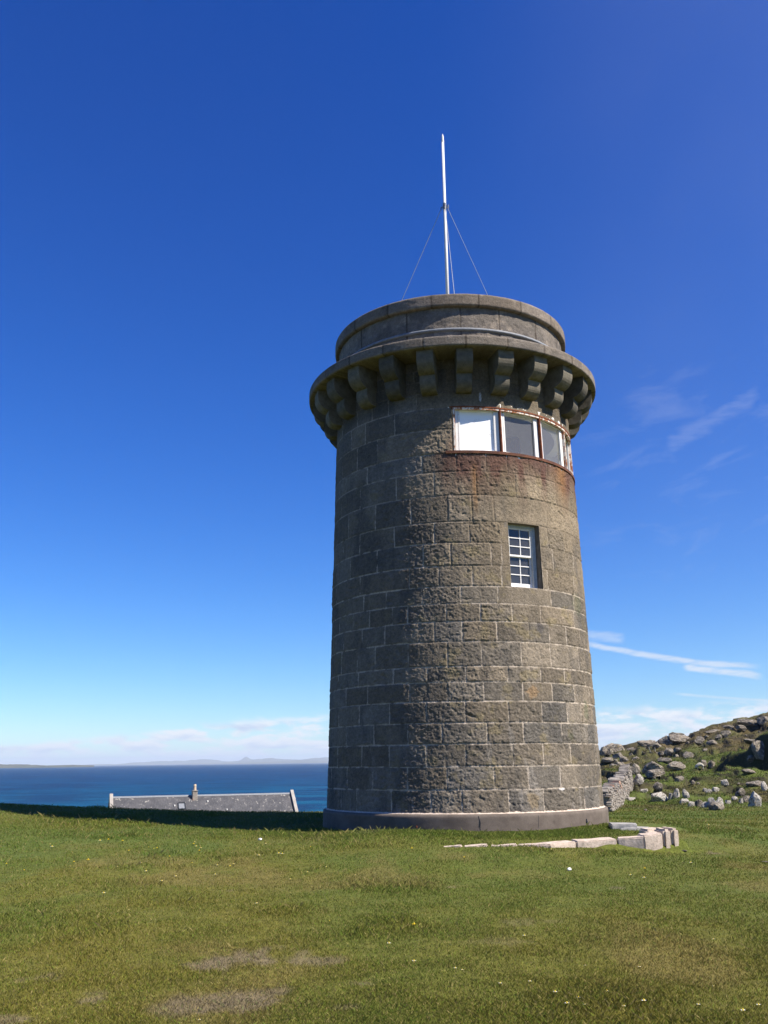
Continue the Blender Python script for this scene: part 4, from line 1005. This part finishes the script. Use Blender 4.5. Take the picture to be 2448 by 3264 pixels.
# ------------------------------------------------------------------ sheep
def sheep():
    P = ground_hit(2232, 2455, 40); d = math.hypot(P[0], P[1]); s = (46 / 2.56) * d / F0 / .74     # scale to the photo height
    root = empty('sheep', (P[0], P[1], float(Gz(P[0:1], P[1:2])[0]) - .01), R_(-8)); root.scale = (s, s, s)
    tag(root, 'white sheep grazing on the hillside with its head down to the left', 'sheep')
    # skeleton: pelvis root, spine to the left (-x), lowered head, four legs with joints
    V = [(.34, 0, .56), (.15, 0, .58), (-.10, 0, .58), (-.30, 0, .55), (-.42, 0, .42), (-.50, 0, .24), (-.56, 0, .12),
         (.36, .10, .40), (.30, .11, .26), (.36, .11, .14), (.34, .11, 0), (.40, -.10, .40), (.33, -.11, .26), (.39, -.11, .14), (.37, -.11, 0),
         (-.22, .10, .36), (-.20, .10, .18), (-.21, .10, 0), (-.30, -.10, .36), (-.33, -.10, .18), (-.30, -.10, 0), (.42, 0, .50), (.46, 0, .34)]
    E = [(0, 1), (1, 2), (2, 3), (3, 4), (4, 5), (5, 6), (0, 7), (7, 8), (8, 9), (9, 10), (0, 11), (11, 12), (12, 13), (13, 14), (3, 15), (15, 16), (16, 17), (3, 18), (18, 19), (19, 20), (0, 21), (21, 22)]
    Rd = [.20, .24, .24, .20, .12, .085, .045, .10, .05, .032, .03, .10, .05, .032, .03, .08, .036, .03, .08, .036, .03, .06, .03]
    me = bpy.data.meshes.new('body'); me.from_pydata(V, E, []); o = link(bpy.data.objects.new('body', me), root)
    m = o.modifiers.new('skin', 'SKIN'); m.use_smooth_shade = True
    for v, r in zip(me.skin_vertices[0].data, Rd): v.radius = (r, r); v.use_root = False
    me.skin_vertices[0].data[0].use_root = True
    q = o.modifiers.new('sub', 'SUBSURF'); q.levels = q.render_levels = 2
    me.materials.append(M['wool'])
    for sgn in (1, -1):
        b = MB(); b.tube((-.47, sgn * .05, .30), (-.44, sgn * .15, .27), .03, .012, 8); b.build('ear', M['wool'], root)
sheep()

# ------------------------------------------------------------------ the house below the crest
def house():
    A = Vector((-25.74, 91.45, 0)); B = Vector((-9.44, 100.56, 0)); yaw = R_(20.0)
    L = 17.9; zr = -1.50
    # left ridge end fixed, length along the yawed axis
    ax = Vector((math.cos(yaw), math.sin(yaw), 0)); A = Vector((-26.9, 95.0, 0))
    root = empty('house', (A.x, A.y, -7.4), yaw); tag(root, 'long low house below the lawn, only its slate roof and chimney showing', 'house')
    zR = zr + 7.4; hw = 3.1; drop = 2.9; ze = zR - drop        # local heights
    b = MB(); b.hexa([(0, -hw + .25, 0), (L, -hw + .25, 0), (L, hw - .25, 0), (0, hw - .25, 0), (0, -hw + .25, ze), (L, -hw + .25, ze), (L, hw - .25, ze), (0, hw - .25, ze)])
    for x in (0, L): 
        s = .25 if x == 0 else -.25
        b.hexa([(x, -hw + .3, ze), (x + s, -hw + .3, ze), (x + s, hw - .3, ze), (x, hw - .3, ze), (x, -.06, zR - .2), (x + s, -.06, zR - .2), (x + s, .06, zR - .2), (x, .06, zR - .2)])
    b.build('wall', M['harl'], root)
    # slates: courses of overlapping slates on both slopes, one mesh
    b = MB(); rr = random.Random(3); sl = math.hypot(hw, drop); tilt = math.atan2(drop, hw); nC = 17
    for side in (-1, 1):
        for k in range(nC):
            t0 = (k + .5) / nC; x = .1 - rr.random() * .2
            while x < L - .1:
                w = rr.uniform(.22, .40); cx = min(max(x + w / 2, .2), L - .2)
                b.box((cx, side * (hw * t0), zR - drop * t0 + .015), (w * .97, sl / nC * 1.25, .02 + rr.random() * .012), Matrix.Rotation(-side * tilt + side * -.05, 3, 'X') @ Matrix.Rotation(rr.uniform(-.02, .02), 3, 'Y')); x += w
    roof = b.build('roof', M['slate'], root)
    b = MB(); b.hexa([(0.05, -.14, zR - .06), (L - .05, -.14, zR - .06), (L - .05, .14, zR - .06), (0.05, .14, zR - .06), (0.05, -.05, zR + .1), (L - .05, -.05, zR + .1), (L - .05, .05, zR + .1), (0.05, .05, zR + .1)]); b.build('ridge', M['lead'], roof)
    for x0 in (-.28, L - .02):
        b = MB()
        for side in (-1, 1):
            b.hexa([(x0, 0, zR - .1), (x0 + .32, 0, zR - .1), (x0 + .32, side * hw, ze - .1), (x0, side * hw, ze - .1), (x0, 0, zR + .38), (x0 + .32, 0, zR + .38), (x0 + .32, side * (hw + .15), ze + .2), (x0, side * (hw + .15), ze + .2)])
        b.build('skew', M['harl'], roof)
    cx = 7.95
    b = MB(); b.box((cx, -.15, zR + .0), (.50, .70, .95)); b.box((cx, -.15, zR + .49), (.58, .80, .08)); ch = b.build('chimney', M['dyke'], roof, bevel=.02)
    b = MB(); b.tube((cx, -.15, zR + .5), (cx, -.15, zR + .95), .16, .14, 12); b.tube((cx, -.15, zR + .95), (cx, -.15, zR + 1.12), .17, .12, 12); b.build('chimney_pot', M['pot'], ch)
    # skylight and little roof vents on the near slope
    def on(x, t, lift=.04): return Vector((x, -hw * t, zR - drop * t + lift))
    RX = Matrix.Rotation(tilt, 3, 'X')
    sk = MB(); c = on(6.6, .34, .08)
    for dx, dy, w, h in ((-.33, 0, .07, .86), (.33, 0, .07, .86), (0, .40, .60, .07), (0, -.40, .60, .07)): sk.box(c + RX @ Vector((dx, dy, 0)), (w, h, .10), RX)
    sky_ = sk.build('skylight', M['hole'], roof)
    MB().box(c + RX @ Vector((0, 0, -.02)), (.6, .74, .02), RX).build('pane', M['lead'], sky_)
    for x, t in ((5.9, .33), (4.3, .72), (9.2, .22), (8.3, .62), (11.0, .5), (18.2, .2)):
        MB().box(on(x, t, .10), (.14, .14, .16)).build('roof_vent', M['pole'], roof, bevel=.02)
house()

# ------------------------------------------------------------------ grass
def bank_(k): return k >= 2
def grass():
    rng = np.random.default_rng(77)
    Nn = 620000
    az = rng.uniform(-27, 27, Nn); inv = rng.uniform(1 / 44.0, 1 / 5.6, Nn); d = 1 / inv
    # a few more near the crest and the tower bank, plus the hill
    N2 = 110000; az2 = rng.uniform(11.5, 27, N2); d2 = rng.uniform(44, 130, N2)
    N3 = 60000; th3 = rng.uniform(-75, 60, N3); r3 = 3.5 + np.abs(rng.normal(0, .9, N3))
    x = np.r_[d * np.sin(np.radians(az)), d2 * np.sin(np.radians(az2)), TX + r3 * np.sin(np.radians(th3))]
    y = np.r_[d * np.cos(np.radians(az)), d2 * np.cos(np.radians(az2)), TD - r3 * np.cos(np.radians(th3))]
    N4 = 40000; az4 = rng.uniform(-26, 3, N4); d4 = rng.uniform(20, 31, N4)
    x = np.r_[x, d4 * np.sin(np.radians(az4))]; y = np.r_[y, d4 * np.cos(np.radians(az4))]
    kind = np.r_[np.zeros(Nn), np.ones(N2), np.full(N3, 2), np.full(N4, 3)].astype(int)
    keep = np.hypot(x - TX, y - TD) > 3.49
    b = bare(x, y); keep &= rng.random(len(x)) > b * .7
    # clumping
    cl = fbm(x * 2.3, y * 2.3, 90, 4); keep &= (rng.random(len(x)) < (.6 + .8 * ss(cl, .35, .6))) | (kind > 1)
    for (rx, ry, rad) in ROCKS:
        if rad > .0 and math.hypot(rx, ry) < 30: keep &= np.hypot(x - rx, y - ry) > rad * .7
    for p in (KPTS[4:]): keep &= ~((np.abs(x - p.x) < .3) & (y > p.y - .02) & (y < p.y + .3) & (x > KPTS[4].x))
    keep &= ~((x > 5.0) & (x < 6.35) & (y > 20.3) & (y < 22.6))
    x, y, kind, cl = x[keep], y[keep], kind[keep], cl[keep]; n = len(x); d = np.hypot(x, y); z = Gz(x, y) + .002
    long_ = ss(fbm(x * .6, y * .6, 92, 3), .56, .70)
    h = rng.uniform(.010, .028, n) * (.85 + .25 * ss(cl, .35, .7)) * (1 + .8 * long_) * (1 + .5 * ss(d, 16, 24))
    h = np.where(kind == 1, rng.uniform(.05, .16, n) * (1 - .55 * ss(-d, -62, -50)), h)
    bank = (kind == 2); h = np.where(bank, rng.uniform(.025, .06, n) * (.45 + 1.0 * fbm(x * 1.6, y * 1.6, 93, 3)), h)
    stalk = (rng.random(n) < .005 + .022 * (x < .5) * ss(d, 12, 15) * (1 - ss(d, 22, 26)) * ss(fbm(x * .8, y * .8, 97, 3), .48, .62)) & (kind != 1) & (d > 9); h = np.where(stalk, h * 2.2, h); h = np.where((kind == 3), h * 1.3, h)
    w = np.maximum(.0008 + .00050 * d, .003) * rng.uniform(.6, 1.3, n); w = np.where(stalk | bank_(kind), w * .5, w); w = np.where(kind == 1, w * 1.15, w)
    yaw = rng.uniform(0, 2 * np.pi, n); lean = rng.uniform(.2, 1.25, n) * h; la = rng.uniform(0, 2 * np.pi, n)
    lx, ly = lean * np.cos(la), lean * np.sin(la); wx, wy = w * np.cos(yaw) * .5, w * np.sin(yaw) * .5
    V = np.empty((n, 4, 3)); V[:, 0] = np.c_[x - wx, y - wy, z]; V[:, 1] = np.c_[x + wx, y + wy, z]
    V[:, 2] = np.c_[x + wx * .7 + lx * .4, y + wy * .7 + ly * .4, z + h * .62]; V[:, 3] = np.c_[x - wx * .1 + lx, y - wy * .1 + ly, z + h]
    c = turf(x, y); t = rng.random(n)[:, None]
    c = c * (.80 + .45 * rng.random(n))[:, None] * (.92 + .16 * fbm(x * 3.4, y * 3.4, 95, 3))[:, None]
    straw = ((rng.random(n) < .09 + .05 * ss(-d, -12, -7)) | stalk)[:, None]
    c = np.where(straw, np.array([.26, .215, .080]) * (.6 + .6 * t), c)
    fresh = (rng.random(n) < .12)[:, None]; c = np.where(fresh & ~straw, c * np.array([.85, 1.25, .8]), c)
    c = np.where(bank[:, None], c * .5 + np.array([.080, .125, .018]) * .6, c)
    tint = np.repeat(np.c_[np.clip(c, 0, 1), np.ones(n)], 4, 0)
    Fq = (np.arange(n)[:, None] * 4 + np.array([0, 1, 2, 3])[None, :])
    o = mesh_np('grass', V.reshape(-1, 3), Fq, M['blades'], smooth=False, attrs={'tint': ('FLOAT_COLOR', tint)})
    tag(o, 'short green and straw coloured grass growing over the lawn and hillside', 'grass', kind='stuff')
grass()

# ------------------------------------------------------------------ flowers in the lawn
def flower(name, mat, r):
    mb = MB(); n = 9
    for i in range(n):
        a = 2 * math.pi * i / n; c = [mb.bm.verts.new((0, 0, .004))] + [mb.bm.verts.new((r * math.cos(a + q), r * math.sin(a + q), .006)) for q in (-.25, .25)]
        mb.bm.faces.new(c)
    me = bpy.data.meshes.new(name); mb.bm.to_mesh(me); mb.bm.free(); me.materials.append(mat); return me
def flower_thing(name, col, r, label, cat, group):
    root = empty(name)
    tag(root, label, cat, group)
    b = MB(); n = 10
    for i in range(n):
        a = 2 * math.pi * i / n
        v = [b.bm.verts.new(p) for p in ((0, 0, .030), (r * .7 * math.cos(a - .22), r * .7 * math.sin(a - .22), .034), (r * math.cos(a), r * math.sin(a), .033), (r * .7 * math.cos(a + .22), r * .7 * math.sin(a + .22), .034))]
        b.bm.faces.new(v)
    b.build('petals', M[col], root); MB().tube((0, 0, .030), (0, 0, .040), r * .32, r * .24, 8).build('flower_centre', M['yellow'], root)
    MB().tube((0, 0, -.01), (0, 0, .030), .0015, .0015, 5).build('stem', M['blades'], root); return root
def copy_thing(o, x, y, z, s):
    c = o.copy(); link(c); c.location = (x, y, z); c.scale = (s, s, s)
    for ch in list(o.children):
        k = ch.copy(); link(k); k.parent = c
    return c
DA = [(165, 2711), (318, 2690), (450, 2756), (457, 2770), (465, 2789), (515, 2821), (560, 2804), (620, 2691), (625, 2707), (640, 2712), (692, 2768), (730, 2746), (745, 2763), (847, 2697), (825, 2737), (888, 2733), (900, 2734), (818, 2888), (925, 2811), (1132, 2797), (410, 2908), (374, 2768), (686, 2797), (1040, 2770), (980, 2788), (330, 2860),
      (1672, 2993), (1452, 3098), (1474, 3100), (1866, 3082), (2040, 3092), (2276, 3152), (2228, 3217), (2054, 3210), (1865, 3215), (1748, 3165), (1770, 3178), (1845, 3195), (2420, 3219), (1808, 3213), (1935, 3175), (1320, 3076), (2275, 3004), (2203, 2763), (2054, 2810), (636, 3260), (2260, 2640), (2010, 2800), (1757, 2716), (1990, 3222), (1690, 3140), (2370, 3236), (1595, 3146), (1240, 3020)]
YE = [(345, 2687), (390, 2692), (473, 2706), (490, 2710), (500, 2714), (617, 2700), (635, 2720), (280, 2756, 2.0), (235, 2757), (20, 2762), (410, 2720), (612, 2756), (540, 2738), (1320, 2966, 2.0), (1480, 2743), (1313, 2716), (2056, 2780), (733, 2770), (76, 2783), (990, 2706), (1050, 2941)]
def place_flowers(pts, proto, base):
    rr = random.Random(2)
    for i, p in enumerate(pts):
        P = ground_hit(p[0], p[1], 4.5, 34); s = base * rr.uniform(.45, 1.1) * (p[2] if len(p) > 2 else 1) * (.5 + .085 * P[1])
        z = float(Gz(P[0:1], P[1:2])[0])
        if i == 0: proto.location = (P[0], P[1], z); proto.scale = (s, s, s)
        else: copy_thing(proto, P[0], P[1], z, s)
place_flowers(DA, flower_thing('daisy', 'petal', .016, 'tiny white daisy with a yellow centre growing in the short lawn', 'flower', 'white daisies dotted over the lawn'), .95)
place_flowers(YE, flower_thing('buttercup', 'yellow', .013, 'tiny yellow flower growing in the short lawn', 'flower', 'yellow flowers dotted over the lawn'), .95)

# ------------------------------------------------------------------ haze over land and sea
def haze():
    m = bpy.data.materials.new('haze_air'); m.use_nodes = True; T = NT(m.node_tree); T.n.remove(T.n['Principled BSDF'])
    v = T.new('ShaderNodeVolumePrincipled'); v.inputs['Color'].default_value = (.72, .85, 1.0, 1); v.inputs['Density'].default_value = HAZE_D
    v.inputs['Anisotropy'].default_value = 0.0
    T.l.new(v.outputs[0], T.n['Material Output'].inputs['Volume'])
    S = 66000; z0, z1 = -24.0, 420.0
    b = MB(); b.box((0, 0, (z0 + z1) / 2), (2 * S, 2 * S, z1 - z0)); o = b.build('haze', m); tag(o, 'thin pale haze over the sea', 'haze', kind='stuff')
HAZE_D = 4.0e-5
haze()
